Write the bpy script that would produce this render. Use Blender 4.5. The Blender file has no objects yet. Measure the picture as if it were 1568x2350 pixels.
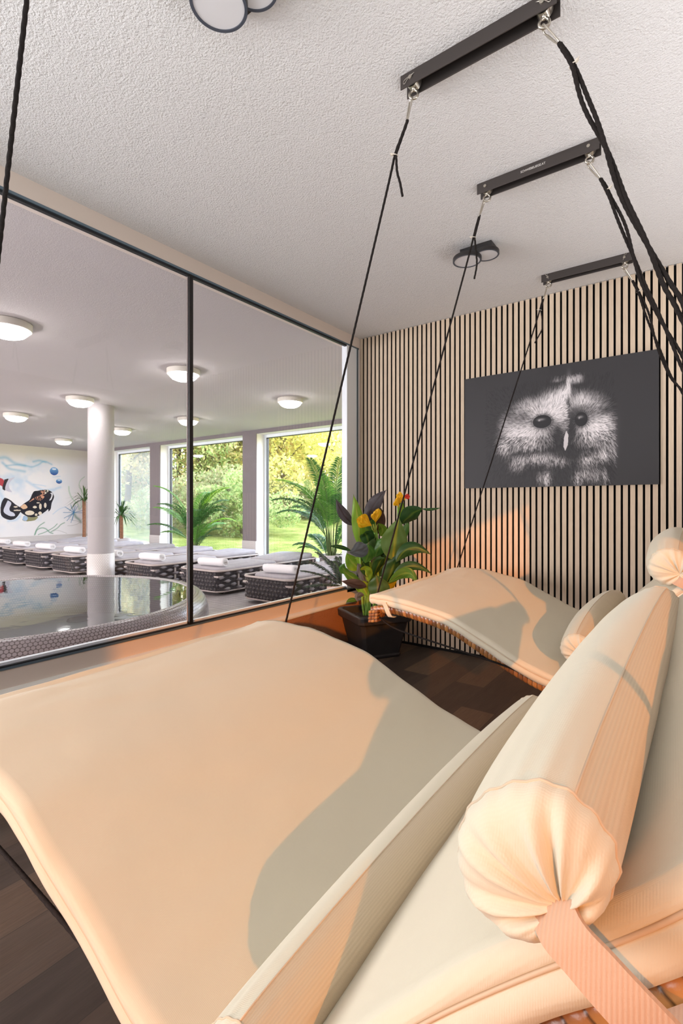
import bpy, bmesh, math, random
import numpy as np
from mathutils import Vector, Matrix, Euler, noise as mnoise
random.seed(7)
PI = math.pi
SC = bpy.context.scene
COL = SC.collection
OWL_BLOBS = [[0.342, 0.3, 0.0555, 0.0222, -0.5], [0.459, 0.311, 0.0825, 0.0169, -0.55], [0.65, 0.303, 0.0623, 0.0185, -0.5], [0.318, 0.762, 0.0481, 0.0496, -0.25], [0.428, 0.74, 0.0535, 0.0364, -0.2], [0.746, 0.578, 0.04, 0.0339, -0.25], [0.366, 0.605, 0.0316, 0.0491, -0.25], [0.428, 0.631, 0.091, 0.0727, 0.45], [0.382, 0.431, 0.1079, 0.1346, 0.9], [0.293, 0.479, 0.0486, 0.0997, 0.35], [0.527, 0.639, 0.0658, 0.0949, 0.75], [0.489, 0.717, 0.0887, 0.0598, 0.45], [0.549, 0.552, 0.0364, 0.1063, 0.5], [0.358, 0.68, 0.0706, 0.0861, 0.3], [0.691, 0.427, 0.0679, 0.1144, 0.8], [0.746, 0.488, 0.0532, 0.113, 0.4], [0.65, 0.675, 0.0486, 0.052, 0.7], [0.712, 0.629, 0.054, 0.0797, 0.3], [0.772, 0.394, 0.033, 0.1236, 0.35], [0.589, 0.792, 0.0129, 0.1053, 0.8], [0.625, 0.84, 0.0317, 0.0163, 0.9], [0.534, 0.868, 0.0294, 0.0142, 0.6], [0.56, 0.751, 0.029, 0.0471, 0.6], [0.588, 0.64, 0.0065, 0.0702, -1.2], [0.527, 0.449, 0.0221, 0.0712, -0.35], [0.609, 0.473, 0.0157, 0.0583, -0.6], [0.607, 0.252, 0.0355, 0.0291, -0.5], [0.244, 0.341, 0.0414, 0.0567, 0.45], [0.318, 0.222, 0.0481, 0.0682, 0.55], [0.428, 0.25, 0.0761, 0.0388, 0.75], [0.534, 0.217, 0.0584, 0.0379, 0.55], [0.677, 0.222, 0.048, 0.0516, 0.65], [0.746, 0.256, 0.0367, 0.0509, 0.75], [0.799, 0.279, 0.0196, 0.1005, 0.35], [0.474, 0.078, 0.0241, 0.078, 0.9], [0.435, 0.086, 0.0123, 0.0605, 0.5], [0.459, 0.145, 0.0454, 0.0144, -0.8], [0.657, 0.103, 0.0382, 0.0461, 0.55], [0.719, 0.099, 0.0338, 0.0682, 0.4], [0.628, 0.053, 0.0247, 0.058, 0.5], [0.756, 0.075, 0.0107, 0.0677, 0.55], [0.252, 0.548, 0.0331, 0.088, 0.25], [0.244, 0.398, 0.0414, 0.063, 0.3]]
OWL_EYES = [[0.451, 0.545, 0.05, 0.0555, 0], [0.65, 0.534, 0.0321, 0.0577, 0]]
OWL_BEAK = [[0.576, 0.454], [0.587, 0.417], [0.584, 0.336], [0.571, 0.288], [0.562, 0.326], [0.565, 0.397]]
MURAL_POLYS = {"tail": [[1.17, 1.324], [1.228, 1.303], [1.292, 1.26], [1.384, 1.172], [1.476, 1.106], [1.542, 1.047], [1.489, 0.958], [1.423, 0.856], [1.357, 0.806], [1.266, 0.794], [1.177, 0.825], [1.113, 0.877], [1.082, 0.949], [1.078, 1.078], [1.101, 1.208], [1.139, 1.294]], "tailw": [[1.228, 1.259], [1.279, 1.23], [1.305, 1.179], [1.266, 1.077], [1.279, 1.005], [1.357, 0.96], [1.381, 0.894], [1.305, 0.88], [1.215, 0.918], [1.151, 0.977], [1.145, 1.049], [1.183, 1.15]], "body": [[1.489, 1.106], [1.589, 1.195], [1.705, 1.286], [1.76, 1.421], [1.808, 1.49], [1.899, 1.508], [1.984, 1.525], [2.112, 1.533], [2.214, 1.484], [2.265, 1.4], [2.265, 1.322], [2.214, 1.197], [2.192, 1.058], [2.141, 0.989], [2.127, 1.043], [2.041, 0.967], [1.913, 0.885], [1.787, 0.849], [1.664, 0.867], [1.569, 0.92], [1.502, 0.988]], "orange": [[1.496, 1.106], [1.589, 1.173], [1.657, 1.091], [1.569, 1.049]], "saddle": [[1.927, 1.493], [2.112, 1.533], [2.141, 1.506], [2.084, 1.443], [2.012, 1.396], [2.041, 1.35], [1.955, 1.265], [1.871, 1.28], [1.829, 1.302], [1.691, 1.222], [1.787, 1.316], [1.899, 1.378], [1.998, 1.434]], "finlow": [[1.536, 0.787], [1.583, 0.883], [1.664, 0.867], [1.885, 0.863], [1.836, 0.78], [1.705, 0.753], [1.596, 0.756]], "finblue": [[1.542, 0.787], [1.576, 0.89], [1.664, 0.837], [1.623, 0.763]], "lip": [[2.17, 1.452], [2.229, 1.461], [2.243, 1.399], [2.207, 1.29], [2.156, 1.267], [2.199, 1.352], [2.207, 1.422]], "red": [[0.732, 1.865], [1.05, 1.795], [1.151, 1.728], [1.126, 1.583], [1.05, 1.616], [0.732, 1.557]], "redtail": [[1.151, 1.749], [1.247, 1.772], [1.202, 1.643], [1.183, 1.505], [1.126, 1.518], [1.12, 1.582], [1.151, 1.713]], "redtailw": [[1.247, 1.772], [1.377, 1.818], [1.292, 1.719], [1.254, 1.645], [1.266, 1.543], [1.318, 1.46], [1.183, 1.5], [1.19, 1.628]]}
MURAL_SPOTS = [[1.822, 1.098, 0.045, 0.03], [1.705, 0.956, 0.103, 0.057], [1.948, 1.113, 0.031, 0.073], [2.062, 1.143, 0.029, 0.065], [1.85, 0.909, 0.031, 0.03], [1.941, 0.945, 0.04, 0.043], [1.397, 1.106, 0.044, 0.019], [1.43, 1.021, 0.079, 0.016], [1.896, 1.204, 0.039, 0.015]]
MURAL_BUBBLES = [[2.273, 2.011, 0.104, 0.101], [2.392, 1.758, 0.075, 0.059]]
MURAL_STROKES = [["g", [[1.815, 0.411], [1.871, 0.529], [1.984, 0.578], [2.084, 0.544], [2.17, 0.456], [2.243, 0.429]], 0.014], ["g", [[1.829, 0.425], [1.857, 0.53], [1.927, 0.634], [2.041, 0.714]], 0.0126], ["g", [[1.899, 0.414], [2.041, 0.461], [2.17, 0.525], [2.273, 0.591], [2.347, 0.667]], 0.0112], ["g", [[2.199, 0.47], [2.347, 0.557], [2.437, 0.648], [2.527, 0.693]], 0.0126], ["l", [[2.901, 1.038], [2.869, 1.168], [2.728, 1.311], [2.65, 1.486], [2.635, 1.629]], 0.0168], ["l", [[2.917, 1.038], [3.046, 1.217], [3.127, 1.365], [3.144, 1.529]], 0.0196], ["l", [[2.949, 1.135], [2.965, 1.46], [2.901, 1.653], [2.933, 1.8], [3.046, 1.911]], 0.0112], ["n", [[2.775, 0.911], [2.822, 0.829], [2.901, 0.763], [2.941, 0.697]], 0.0364], ["s", [[2.604, 0.611], [2.728, 0.615], [2.885, 0.667], [3.03, 0.842]], 0.0056], ["s", [[2.665, 0.769], [2.822, 0.733], [2.965, 0.681]], 0.0056], ["s", [[2.243, 0.483], [2.362, 0.502], [2.588, 0.413]], 0.0056], ["b", [[1.202, 2.085], [1.436, 2.122], [1.637, 2.106], [1.76, 2.091], [1.899, 2.153], [2.041, 2.246], [2.214, 2.181]], 0.0224], ["b", [[1.05, 2.254], [1.202, 2.273], [1.37, 2.162], [1.596, 2.11]], 0.042], ["b", [[1.126, 2.145], [1.254, 2.023], [1.436, 1.99], [1.596, 1.969]], 0.0336], ["b", [[1.787, 2.221], [1.927, 2.258], [2.069, 2.226]], 0.028], ["p", [[1.787, 1.663], [1.955, 1.646], [2.069, 1.627]], 0.014], ["p", [[2.317, 1.572], [2.422, 1.607]], 0.0308], ["p", [[2.243, 1.865], [2.422, 1.889]], 0.0112], ["p", [[2.243, 0.918], [2.392, 1.041], [2.543, 1.104]], 0.0112], ["p", [[1.05, 1.48], [1.126, 1.28], [1.101, 1.136]], 0.056], ["p", [[1.241, 0.772], [1.384, 0.784], [1.489, 0.87]], 0.028], ["p", [[1.637, 1.733], [1.984, 1.532], [2.273, 1.54]], 0.0364]]
MURAL_STAR = [[2.767, 0.951], [2.543, 1.101], [2.497, 0.959], [2.52, 0.812], [2.588, 0.742], [2.689, 0.688], [2.681, 1.159], [2.767, 1.175], [2.861, 1.119], [2.997, 1.008], [2.989, 0.943], [2.619, 0.833], [2.588, 1.072], [2.728, 0.751], [2.806, 1.135], [2.696, 1.103]]
CANNA_LEAVES = [["dark", [0.255, -0.475, 0.987], [0.205, -0.549, 1.079], [0.171, -0.598, 1.199], 0.0337], ["lime", [0.304, -0.464, 0.831], [0.31, -0.497, 1.023], [0.292, -0.535, 1.228], 0.0404], ["dark", [0.303, -0.378, 1.003], [0.375, -0.363, 1.156], [0.461, -0.324, 1.26], 0.0471], ["green", [0.301, -0.342, 0.864], [0.331, -0.358, 1.003], [0.391, -0.338, 1.146], 0.0404], ["brown", [0.318, -0.305, 0.897], [0.384, -0.294, 1.012], [0.386, -0.317, 1.139], 0.0404], ["olive", [0.543, -0.364, 0.727], [0.568, -0.382, 0.884], [0.605, -0.38, 1.054], 0.0842], ["deep", [0.606, -0.343, 0.998], [0.681, -0.325, 1.074], [0.758, -0.293, 1.116], 0.0572], ["deep", [0.776, -0.342, 1.113], [0.841, -0.332, 1.11], [0.906, -0.309, 1.123], 0.0084], ["lime", [0.576, -0.302, 1.039], [0.593, -0.327, 1.113], [0.611, -0.339, 1.178], 0.0202], ["deep", [0.646, -0.499, 0.73], [0.75, -0.46, 0.836], [0.877, -0.392, 0.782], 0.0404], ["deep", [0.629, -0.512, 0.629], [0.75, -0.46, 0.708], [0.884, -0.387, 0.642], 0.0269], ["green", [0.603, -0.53, 0.579], [0.724, -0.479, 0.655], [0.792, -0.454, 0.574], 0.0337], ["yellow", [0.523, -0.427, 0.47], [0.562, -0.436, 0.54], [0.617, -0.421, 0.598], 0.0303], ["deep", [0.479, -0.373, 0.514], [0.537, -0.368, 0.661], [0.585, -0.358, 0.772], 0.0539], ["deep", [0.385, -0.38, 0.594], [0.461, -0.362, 0.705], [0.503, -0.355, 0.83], 0.0606], ["olived", [0.487, -0.491, 0.44], [0.503, -0.517, 0.545], [0.5, -0.543, 0.635], 0.0707], ["silver", [0.408, -0.512, 0.839], [0.377, -0.572, 0.809], [0.321, -0.638, 0.791], 0.0505], ["green", [0.37, -0.49, 0.704], [0.407, -0.5, 0.786], [0.416, -0.519, 0.853], 0.0438], ["lime", [0.262, -0.408, 0.648], [0.233, -0.467, 0.699], [0.209, -0.509, 0.775], 0.0471], ["green", [0.202, -0.452, 0.621], [0.178, -0.507, 0.648], [0.203, -0.513, 0.695], 0.0269], ["green", [0.304, -0.439, 0.523], [0.261, -0.508, 0.588], [0.206, -0.573, 0.651], 0.0303], ["dark", [0.38, -0.482, 0.523], [0.318, -0.565, 0.547], [0.25, -0.639, 0.576], 0.0337], ["lime", [0.306, -0.413, 0.428], [0.304, -0.452, 0.494], [0.256, -0.512, 0.528], 0.0303], ["silver", [0.342, -0.436, 0.536], [0.334, -0.479, 0.634], [0.316, -0.517, 0.703], 0.0337], ["green", [0.353, -0.404, 0.55], [0.377, -0.423, 0.645], [0.377, -0.448, 0.714], 0.0337], ["deep", [0.239, -0.487, 0.789], [0.186, -0.563, 0.822], [0.13, -0.628, 0.827], 0.0135], ["silver", [0.375, -0.511, 0.464], [0.358, -0.561, 0.456], [0.364, -0.581, 0.421], 0.0236], ["green", [0.31, -0.497, 0.411], [0.285, -0.552, 0.424], [0.264, -0.592, 0.405], 0.0135], ["lime", [0.32, -0.328, 0.709], [0.337, -0.353, 0.815], [0.336, -0.378, 0.908], 0.037], ["deep", [0.354, -0.279, 0.593], [0.398, -0.284, 0.779], [0.458, -0.265, 0.928], 0.064], ["deep", [0.375, -0.325, 0.525], [0.38, -0.359, 0.665], [0.38, -0.384, 0.775], 0.0404], ["green", [0.44, -0.241, 0.658], [0.538, -0.207, 0.917], [0.583, -0.198, 1.003], 0.0303], ["deep", [0.44, -0.34, 0.425], [0.469, -0.356, 0.504], [0.493, -0.363, 0.574], 0.0539], ["brown", [0.358, -0.4, 0.668], [0.407, -0.401, 0.755], [0.45, -0.395, 0.813], 0.0303], ["lime", [0.365, -0.271, 0.897], [0.398, -0.284, 0.95], [0.375, -0.325, 1.003], 0.0303]]
CANNA_STEMS = [[[0.32, -0.427, 0.291], [0.309, -0.435, 0.415], [0.293, -0.447, 0.836]], [[0.336, -0.415, 0.284], [0.326, -0.423, 0.415], [0.336, -0.415, 0.668], [0.331, -0.419, 1.004]], [[0.35, -0.406, 0.281], [0.345, -0.41, 0.432], [0.358, -0.4, 0.668], [0.391, -0.376, 0.954]], [[0.364, -0.396, 0.281], [0.364, -0.396, 0.432], [0.44, -0.34, 0.668], [0.508, -0.29, 0.722]], [[0.377, -0.386, 0.284], [0.385, -0.38, 0.432], [0.407, -0.364, 0.567], [0.402, -0.368, 0.87], [0.388, -0.378, 0.977]], [[0.388, -0.378, 0.291], [0.402, -0.368, 0.449], [0.467, -0.32, 0.668], [0.527, -0.276, 0.903], [0.532, -0.272, 1.139]], [[0.331, -0.419, 0.291], [0.339, -0.413, 0.398], [0.304, -0.439, 0.533]], [[0.399, -0.37, 0.291], [0.418, -0.356, 0.415], [0.456, -0.328, 0.499]]]
CANNA_FLOWERS = [["y", [0.393, -0.436, 0.983], [0.311, -0.521, 1.036], 0.037], ["y", [0.401, -0.442, 0.987], [0.346, -0.508, 1.07], 0.0269], ["y", [0.407, -0.401, 1.005], [0.436, -0.404, 1.119], 0.0236], ["y", [0.407, -0.401, 1.012], [0.407, -0.426, 1.079], 0.0168], ["y", [0.572, -0.342, 1.146], [0.593, -0.352, 1.244], 0.0168], ["y", [0.575, -0.341, 1.146], [0.616, -0.335, 1.218], 0.0202], ["y", [0.569, -0.344, 1.139], [0.561, -0.375, 1.175], 0.0168], ["y", [0.58, -0.349, 1.123], [0.584, -0.371, 1.204], 0.0135], ["r", [0.609, -0.328, 1.205], [0.661, -0.315, 1.208], 0.0151], ["b", [0.404, -0.403, 0.932], [0.393, -0.436, 0.983], 0.0054], ["b", [0.404, -0.403, 0.932], [0.407, -0.426, 0.999], 0.0054], ["b", [0.412, -0.41, 0.932], [0.434, -0.419, 0.996], 0.0054], ["b", [0.412, -0.41, 0.939], [0.423, -0.427, 1.006], 0.0054], ["b", [0.415, -0.42, 0.946], [0.412, -0.447, 0.997], 0.0047]]
CAM_POS = [2.443, -3.629, 1.139]; CAM_YAW = 0.631035

# ------------------------------------------------------------------ camera, light, exposure
cam_d = bpy.data.cameras.new('camera'); cam = bpy.data.objects.new('camera', cam_d); COL.objects.link(cam)
cam.location = CAM_POS; cam.rotation_euler = (PI/2, 0, CAM_YAW)
cam_d.sensor_fit = 'VERTICAL'; cam_d.sensor_height = 36.0; cam_d.sensor_width = 24.0
cam_d.lens = 36*1140/2350; cam_d.shift_y = -15/2350; cam_d.clip_start = 0.02; cam_d.clip_end = 300
SC.camera = cam
SC.view_settings.view_transform = 'Standard'; SC.view_settings.look = 'None'
SC.view_settings.gamma = 1.0; SC.view_settings.exposure = 1.1
try: SC.view_settings.use_curve_mapping = False
except Exception: pass
wd = bpy.data.worlds.new('sky'); SC.world = wd; wd.use_nodes = True
wn = wd.node_tree.nodes; wl = wd.node_tree.links
bg = wn['Background']; bg.inputs['Strength'].default_value = 6.2
tc = wn.new('ShaderNodeTexCoord'); sx = wn.new('ShaderNodeSeparateXYZ'); rp = wn.new('ShaderNodeValToRGB')
wl.new(tc.outputs['Generated'], sx.inputs[0]); wl.new(sx.outputs['Z'], rp.inputs[0]); wl.new(rp.outputs[0], bg.inputs['Color'])
rp.color_ramp.elements[0].position = 0.0; rp.color_ramp.elements[0].color = (0.93, 0.95, 1.0, 1)
rp.color_ramp.elements[1].position = 0.7; rp.color_ramp.elements[1].color = (0.62, 0.74, 0.95, 1)
SUN_TRAVEL = Vector((-0.74, 1.0, -0.30)).normalized()
sd = bpy.data.lights.new('evening_sun', 'SUN'); so = bpy.data.objects.new('evening_sun', sd); COL.objects.link(so)
sd.energy = 31.0; sd.color = (1.0, 0.33, 0.03); sd.angle = math.radians(0.7)
so.location = (8, -14, 5); so.rotation_euler = SUN_TRAVEL.to_track_quat('-Z', 'Y').to_euler()
def area(name, loc, direction, sx_, sy_, energy, color):
    d = bpy.data.lights.new(name, 'AREA'); d.shape = 'RECTANGLE'; d.size = sx_; d.size_y = sy_; d.energy = energy; d.color = color
    o = bpy.data.objects.new(name, d); COL.objects.link(o); o.location = loc
    o.rotation_euler = Vector(direction).to_track_quat('-Z', 'Y').to_euler(); return o
area('terrace_daylight', (3.62, -5.2, 0.7), (-1, 0, 1.6), 4.4, 1.2, 2, (0.92, 0.96, 1.0))
area('hall_daylight_through_glass', (0.06, -5.7, 1.3), (1, 0.3, 0.45), 3.4, 1.9, 27, (0.92, 0.97, 1.0))
area('fill_up_beside_beds', (3.2, -1.9, 1.20), (0, 0, 1), 0.7, 3.2, 18, (0.97, 0.97, 1.0))  # added fill light with no lamp behind it, brightens the right of the ceiling
area('fill_up_behind_viewer', (1.8, -5.2, 1.2), (0, 0.15, 1), 3.2, 2.4, 30, (0.93, 0.97, 1.0))  # added upward fill out of view, no fixture here; lifts the ceiling bounce
area('pool_side_fill', (-5.5, -7.5, 1.4), (0, 1, 0.1), 9.0, 2.0, 330, (1.0, 0.97, 0.97))  # added fill for the pool hall, set before a wall without windows

# ------------------------------------------------------------------ helpers
def lin(c):
    c /= 255.0
    return c/12.92 if c <= 0.04045 else ((c+0.055)/1.055)**2.4
def RGB(r, g, b): return (lin(r), lin(g), lin(b), 1.0)
class NT:
    def __init__(s, name):
        s.m = bpy.data.materials.new(name); s.m.use_nodes = True; s.t = s.m.node_tree
        s.bsdf = s.t.nodes['Principled BSDF']; s.out = s.t.nodes['Material Output']
    def n(s, kind, **kw):
        nd = s.t.nodes.new(kind)
        for k, v in kw.items():
            if isinstance(v, tuple) and k.startswith('i_'): pass
            setattr(nd, k, v)
        return nd
    def link(s, a, b): s.t.links.new(a, b)
    def setin(s, nd, key, v):
        if hasattr(v, 'is_output'): s.link(v, nd.inputs[key])
        else: nd.inputs[key].default_value = v
    def math(s, op, a, b=None, c=None):
        nd = s.n('ShaderNodeMath', operation=op)
        for i, v in enumerate((a, b, c)):
            if v is not None: s.setin(nd, i, v)
        return nd.outputs[0]
    def obj(s, scale=(1,1,1), rot=(0,0,0), src='Object'):
        c = s.n('ShaderNodeTexCoord'); m = s.n('ShaderNodeMapping'); s.link(c.outputs[src], m.inputs[0])
        m.inputs['Scale'].default_value = scale; m.inputs['Rotation'].default_value = rot; return m.outputs[0]
    def noise(s, vec, scale=5, detail=3, rough=0.5):
        nd = s.n('ShaderNodeTexNoise'); s.link(vec, nd.inputs['Vector']); nd.inputs['Scale'].default_value = scale
        nd.inputs['Detail'].default_value = detail; nd.inputs['Roughness'].default_value = rough; return nd.outputs['Fac']
    def ramp(s, fac, stops):
        nd = s.n('ShaderNodeValToRGB'); s.link(fac, nd.inputs[0]); e = nd.color_ramp.elements
        while len(e) < len(stops): e.new(0.5)
        for el, (p, c) in zip(e, stops): el.position = p; el.color = c
        return nd.outputs[0]
    def mix(s, fac, a, b, mode='MIX'):
        nd = s.n('ShaderNodeMix', data_type='RGBA', blend_type=mode)
        s.setin(nd, 0, fac); s.setin(nd, 6, a); s.setin(nd, 7, b); return nd.outputs[2]
    def bump(s, h, strength=0.3, dist=0.01, prev=None):
        nd = s.n('ShaderNodeBump'); s.link(h, nd.inputs['Height']); nd.inputs['Strength'].default_value = strength
        nd.inputs['Distance'].default_value = dist
        if prev: s.link(prev, nd.inputs['Normal'])
        return nd.outputs[0]
    def fin(s, color=None, rough=None, metal=None, normal=None, spec=None):
        b = s.bsdf
        if color is not None: s.setin(b, 'Base Color', color)
        if rough is not None: s.setin(b, 'Roughness', rough)
        if metal is not None: s.setin(b, 'Metallic', metal)
        if spec is not None: s.setin(b, 'Specular IOR Level', spec)
        if normal is not None: s.link(normal, b.inputs['Normal'])
        return s.m
def simple(name, col, rough=0.6, metal=0.0, var=0.0, vscale=8, bump=0.0, bscale=60, bdist=0.004, spec=0.5):
    t = NT(name); v = t.obj(); c = col
    if var > 0:
        f = t.noise(v, vscale, 4); lo = tuple(x*(1-var) for x in col[:3])+(1,); hi = tuple(min(1, x*(1+var)) for x in col[:3])+(1,)
        c = t.ramp(f, [(0.3, lo), (0.7, hi)])
    nrm = t.bump(t.noise(v, bscale, 4), bump, bdist) if bump > 0 else None
    return t.fin(c, rough, metal, nrm, spec)
def penny(t, vec, pitch):
    """height of round mosaic tiles on a hexagonal lattice, from the UV vector in metres"""
    def dist(off):
        m = t.n('ShaderNodeMapping'); t.link(vec, m.inputs[0]); m.inputs['Scale'].default_value = (1/pitch, 1/(pitch*1.732), 1)
        m.inputs['Location'].default_value = (off, off, 0)
        f = t.n('ShaderNodeVectorMath', operation='FRACTION'); t.link(m.outputs[0], f.inputs[0])
        s_ = t.n('ShaderNodeVectorMath', operation='SUBTRACT'); t.link(f.outputs[0], s_.inputs[0]); s_.inputs[1].default_value = (0.5, 0.5, 0)
        q = t.n('ShaderNodeVectorMath', operation='MULTIPLY'); t.link(s_.outputs[0], q.inputs[0]); q.inputs[1].default_value = (1, 1.732, 0)
        l = t.n('ShaderNodeVectorMath', operation='LENGTH'); t.link(q.outputs[0], l.inputs[0]); return l.outputs['Value']
    d = t.math('MINIMUM', dist(0.0), dist(0.5))
    nd = t.n('ShaderNodeMapRange'); t.link(d, nd.inputs[0]); nd.inputs[1].default_value = 0.40; nd.inputs[2].default_value = 0.47
    nd.inputs[3].default_value = 1.0; nd.inputs[4].default_value = 0.0; return nd.outputs[0]
def mosaic(name, tile, grout, pitch, rough=0.25, bstr=0.5):
    t = NT(name); v = t.obj(src='UV'); h = penny(t, v, pitch)
    return t.fin(t.mix(h, grout, tile), rough, 0, t.bump(h, bstr, 0.002))

# materials ----------------------------------------------------------
def m_plaster(name, col, s=1.0):
    t = NT(name); v = t.obj(); a = t.noise(v, 130, 3, 0.6); b = t.noise(v, 45, 2)
    h = t.math('ADD', a, t.math('MULTIPLY', b, 0.6))
    c = t.mix(t.noise(v, 180, 2), tuple(x*0.84 for x in col[:3])+(1,), col)
    return t.fin(c, 0.95, 0, t.bump(h, 1.0*s, 0.007), 0.1)
M = {}
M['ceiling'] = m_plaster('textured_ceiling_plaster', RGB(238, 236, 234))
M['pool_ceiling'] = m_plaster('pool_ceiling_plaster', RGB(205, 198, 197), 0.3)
M['brown_plaster'] = m_plaster('terracotta_plaster', RGB(178, 126, 94))
M['peach'] = simple('cream_painted_lintel', RGB(225, 212, 200), 0.75, bump=0.05, bscale=40)
M['sill'] = simple('white_sill_plaster', RGB(228, 226, 218), 0.7, var=0.03, bump=0.15, bscale=60)
M['wall_dark'] = simple('brown_wall_paint', RGB(120, 98, 82), 0.9)
M['wall_plain'] = simple('warm_white_wall_paint', RGB(222, 214, 206), 0.9, bump=0.1, bscale=90)
M['wall_grey'] = simple('taupe_grey_wall_paint', RGB(132, 123, 124), 0.9, bump=0.25, bscale=150)
M['reveal'] = simple('white_reveal_paint', RGB(235, 230, 226), 0.7)
M['column'] = simple('white_textured_column', RGB(172, 166, 165), 0.85, bump=0.5, bscale=90, bdist=0.006)
M['frame_white'] = simple('white_window_profile', RGB(232, 238, 242), 0.35)
M['gasket'] = simple('dark_glazing_gasket', RGB(28, 30, 34), 0.5)
M['gasket_grey'] = simple('steel_blue_glazing_bead', RGB(104, 122, 134), 0.35, 0.3)
M['post'] = simple('black_mullion_sealant', RGB(20, 17, 16), 0.45)
M['black_metal'] = simple('anthracite_powder_coat', RGB(66, 60, 57), 0.42, 0.2, bump=0.08, bscale=300, bdist=0.001)
M['black_rubber'] = simple('black_rubber', RGB(22, 21, 20), 0.5)
M['steel'] = simple('galvanised_steel', RGB(196, 190, 178), 0.28, 0.95, bump=0.1, bscale=120, bdist=0.001)
M['lamp_black'] = simple('black_lamp_housing', RGB(38, 35, 35), 0.4)
M['lamp_rim'] = simple('blue_grey_lamp_rim', RGB(70, 74, 84), 0.35)
M['lamp_off'] = simple('unlit_lamp_diffuser', RGB(214, 212, 213), 0.45)
M['rope'] = simple('black_braided_rope', RGB(34, 29, 27), 0.85, var=0.35, vscale=300, bump=0.3, bscale=600, bdist=0.001, spec=0.2)
M['tie'] = simple('pale_cable_tie_nylon', RGB(210, 200, 184), 0.4)
def m_cloth(name, col, ribs=False):
    t = NT(name); v = t.obj(); fine = t.noise(v, 700, 2); big = t.noise(v, 7, 3)
    w = t.n('ShaderNodeTexWave', wave_type='BANDS', bands_direction='X' if ribs else 'Y'); t.link(v, w.inputs[0]); w.inputs['Scale'].default_value = 110 if ribs else 160
    w2 = t.n('ShaderNodeTexWave', wave_type='BANDS', bands_direction='X'); t.link(v, w2.inputs[0]); w2.inputs['Scale'].default_value = 160
    h = t.math('ADD', w.outputs['Fac'], t.math('MULTIPLY', w2.outputs['Fac'], 0.0 if ribs else 0.6)); h = t.math('ADD', h, fine)
    n1 = t.bump(h, 0.22 if ribs else 0.10, 0.0012); n2 = t.bump(big, 0.08, 0.03, n1)
    c = t.mix(t.math('MULTIPLY', w.outputs['Fac'], 0.35 if ribs else 0.08), col, tuple(x*0.82 for x in col[:3])+(1,))
    t.fin(c, 0.92, 0, n2, 0.15)
    t.bsdf.inputs['Sheen Weight'].default_value = 0.15
    return t.m
M['cream'] = m_cloth('cream_canvas', RGB(216, 207, 184))
M['cream_rib'] = m_cloth('ribbed_beige_canvas', RGB(206, 188, 160), True)
M['strap'] = m_cloth('tan_strap_webbing', RGB(206, 168, 140), True)
M['piping'] = simple('cream_zip_piping', RGB(206, 186, 160), 0.8)
def attr_mat(name, rough=0.5, spec=0.4, bump=0.0, bscale=200, trans=0.0, dist=0.002):
    t = NT(name); a = t.n('ShaderNodeVertexColor'); a.layer_name = 'Col'
    nrm = t.bump(t.noise(t.obj(), bscale, 3), bump, dist) if bump > 0 else None
    t.fin(a.outputs[0], rough, 0, nrm, spec)
    if trans > 0:
        tr = t.n('ShaderNodeBsdfTranslucent'); t.link(a.outputs[0], tr.inputs[0]); mx = t.n('ShaderNodeMixShader'); mx.inputs[0].default_value = trans
        t.link(t.bsdf.outputs[0], mx.inputs[1]); t.link(tr.outputs[0], mx.inputs[2]); t.link(mx.outputs[0], t.out.inputs[0])
    return t.m
M['wicker'] = attr_mat('honey_wicker_wrap', 0.28, 0.6, 0.15, 250)
M['leaf'] = attr_mat('canna_leaf', 0.38, 0.4, 0.15, 120, 0.3)
M['palm'] = attr_mat('palm_leaflet', 0.45, 0.35, 0.0, trans=0.35)
M['treeleaf'] = attr_mat('tree_leaves', 0.7, 0.2, 0.0, trans=0.55)
M['picture'] = attr_mat('satin_photo_print', 0.5, 0.3, 0.06, 500)
M['mural'] = attr_mat('painted_wall_mural', 0.8, 0.2, 0.15, 60)
M['weave'] = attr_mat('grey_rope_weave', 0.8, 0.2, 0.3, 300)
M['petal'] = attr_mat('canna_petal', 0.5, 0.3, 0.0, trans=0.3)
# wooden slats, felt, floors
t = NT('oak_veneer_slats'); v = t.obj(); g = t.noise(t.obj((60, 60, 1.6)), 6, 6, 0.7); per = t.n('ShaderNodeTexWhiteNoise', noise_dimensions='1D')
sxz = t.n('ShaderNodeSeparateXYZ'); t.link(v, sxz.inputs[0]); t.link(t.math('FLOOR', t.math('DIVIDE', sxz.outputs[0], 0.0404)), per.inputs['W'])
c = t.ramp(g, [(0.25, RGB(190, 170, 146)), (0.75, RGB(228, 210, 184))]); c = t.mix(t.math('MULTIPLY', per.outputs[0], 0.3), c, RGB(190, 166, 148))
M['slat'] = t.fin(c, 0.65, 0, t.bump(g, 0.25, 0.002), 0.3)
M['felt'] = simple('black_acoustic_felt', RGB(17, 15, 15), 0.95)
t = NT('dark_oak_vinyl_planks'); v = t.obj(rot=(0, 0, PI/2))
bk = t.n('ShaderNodeTexBrick'); t.link(v, bk.inputs[0]); bk.offset = 0.37; bk.inputs['Scale'].default_value = 1
bk.inputs['Brick Width'].default_value = 0.95; bk.inputs['Row Height'].default_value = 0.19; bk.inputs['Mortar Size'].default_value = 0.0012
bk.inputs['Color1'].default_value = RGB(62, 50, 42); bk.inputs['Color2'].default_value = RGB(142, 116, 92); bk.inputs['Mortar'].default_value = RGB(30, 24, 20); bk.inputs['Bias'].default_value = -0.25
g = t.noise(t.obj((30, 1.5, 1)), 5, 8, 0.75); g2 = t.noise(t.obj((6, 1.2, 1)), 3, 4)
c = t.mix(0.75, bk.outputs['Color'], t.ramp(g, [(0.3, (0.25, 0.25, 0.25, 1)), (0.72, (1, 1, 1, 1))]), 'MULTIPLY')
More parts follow.
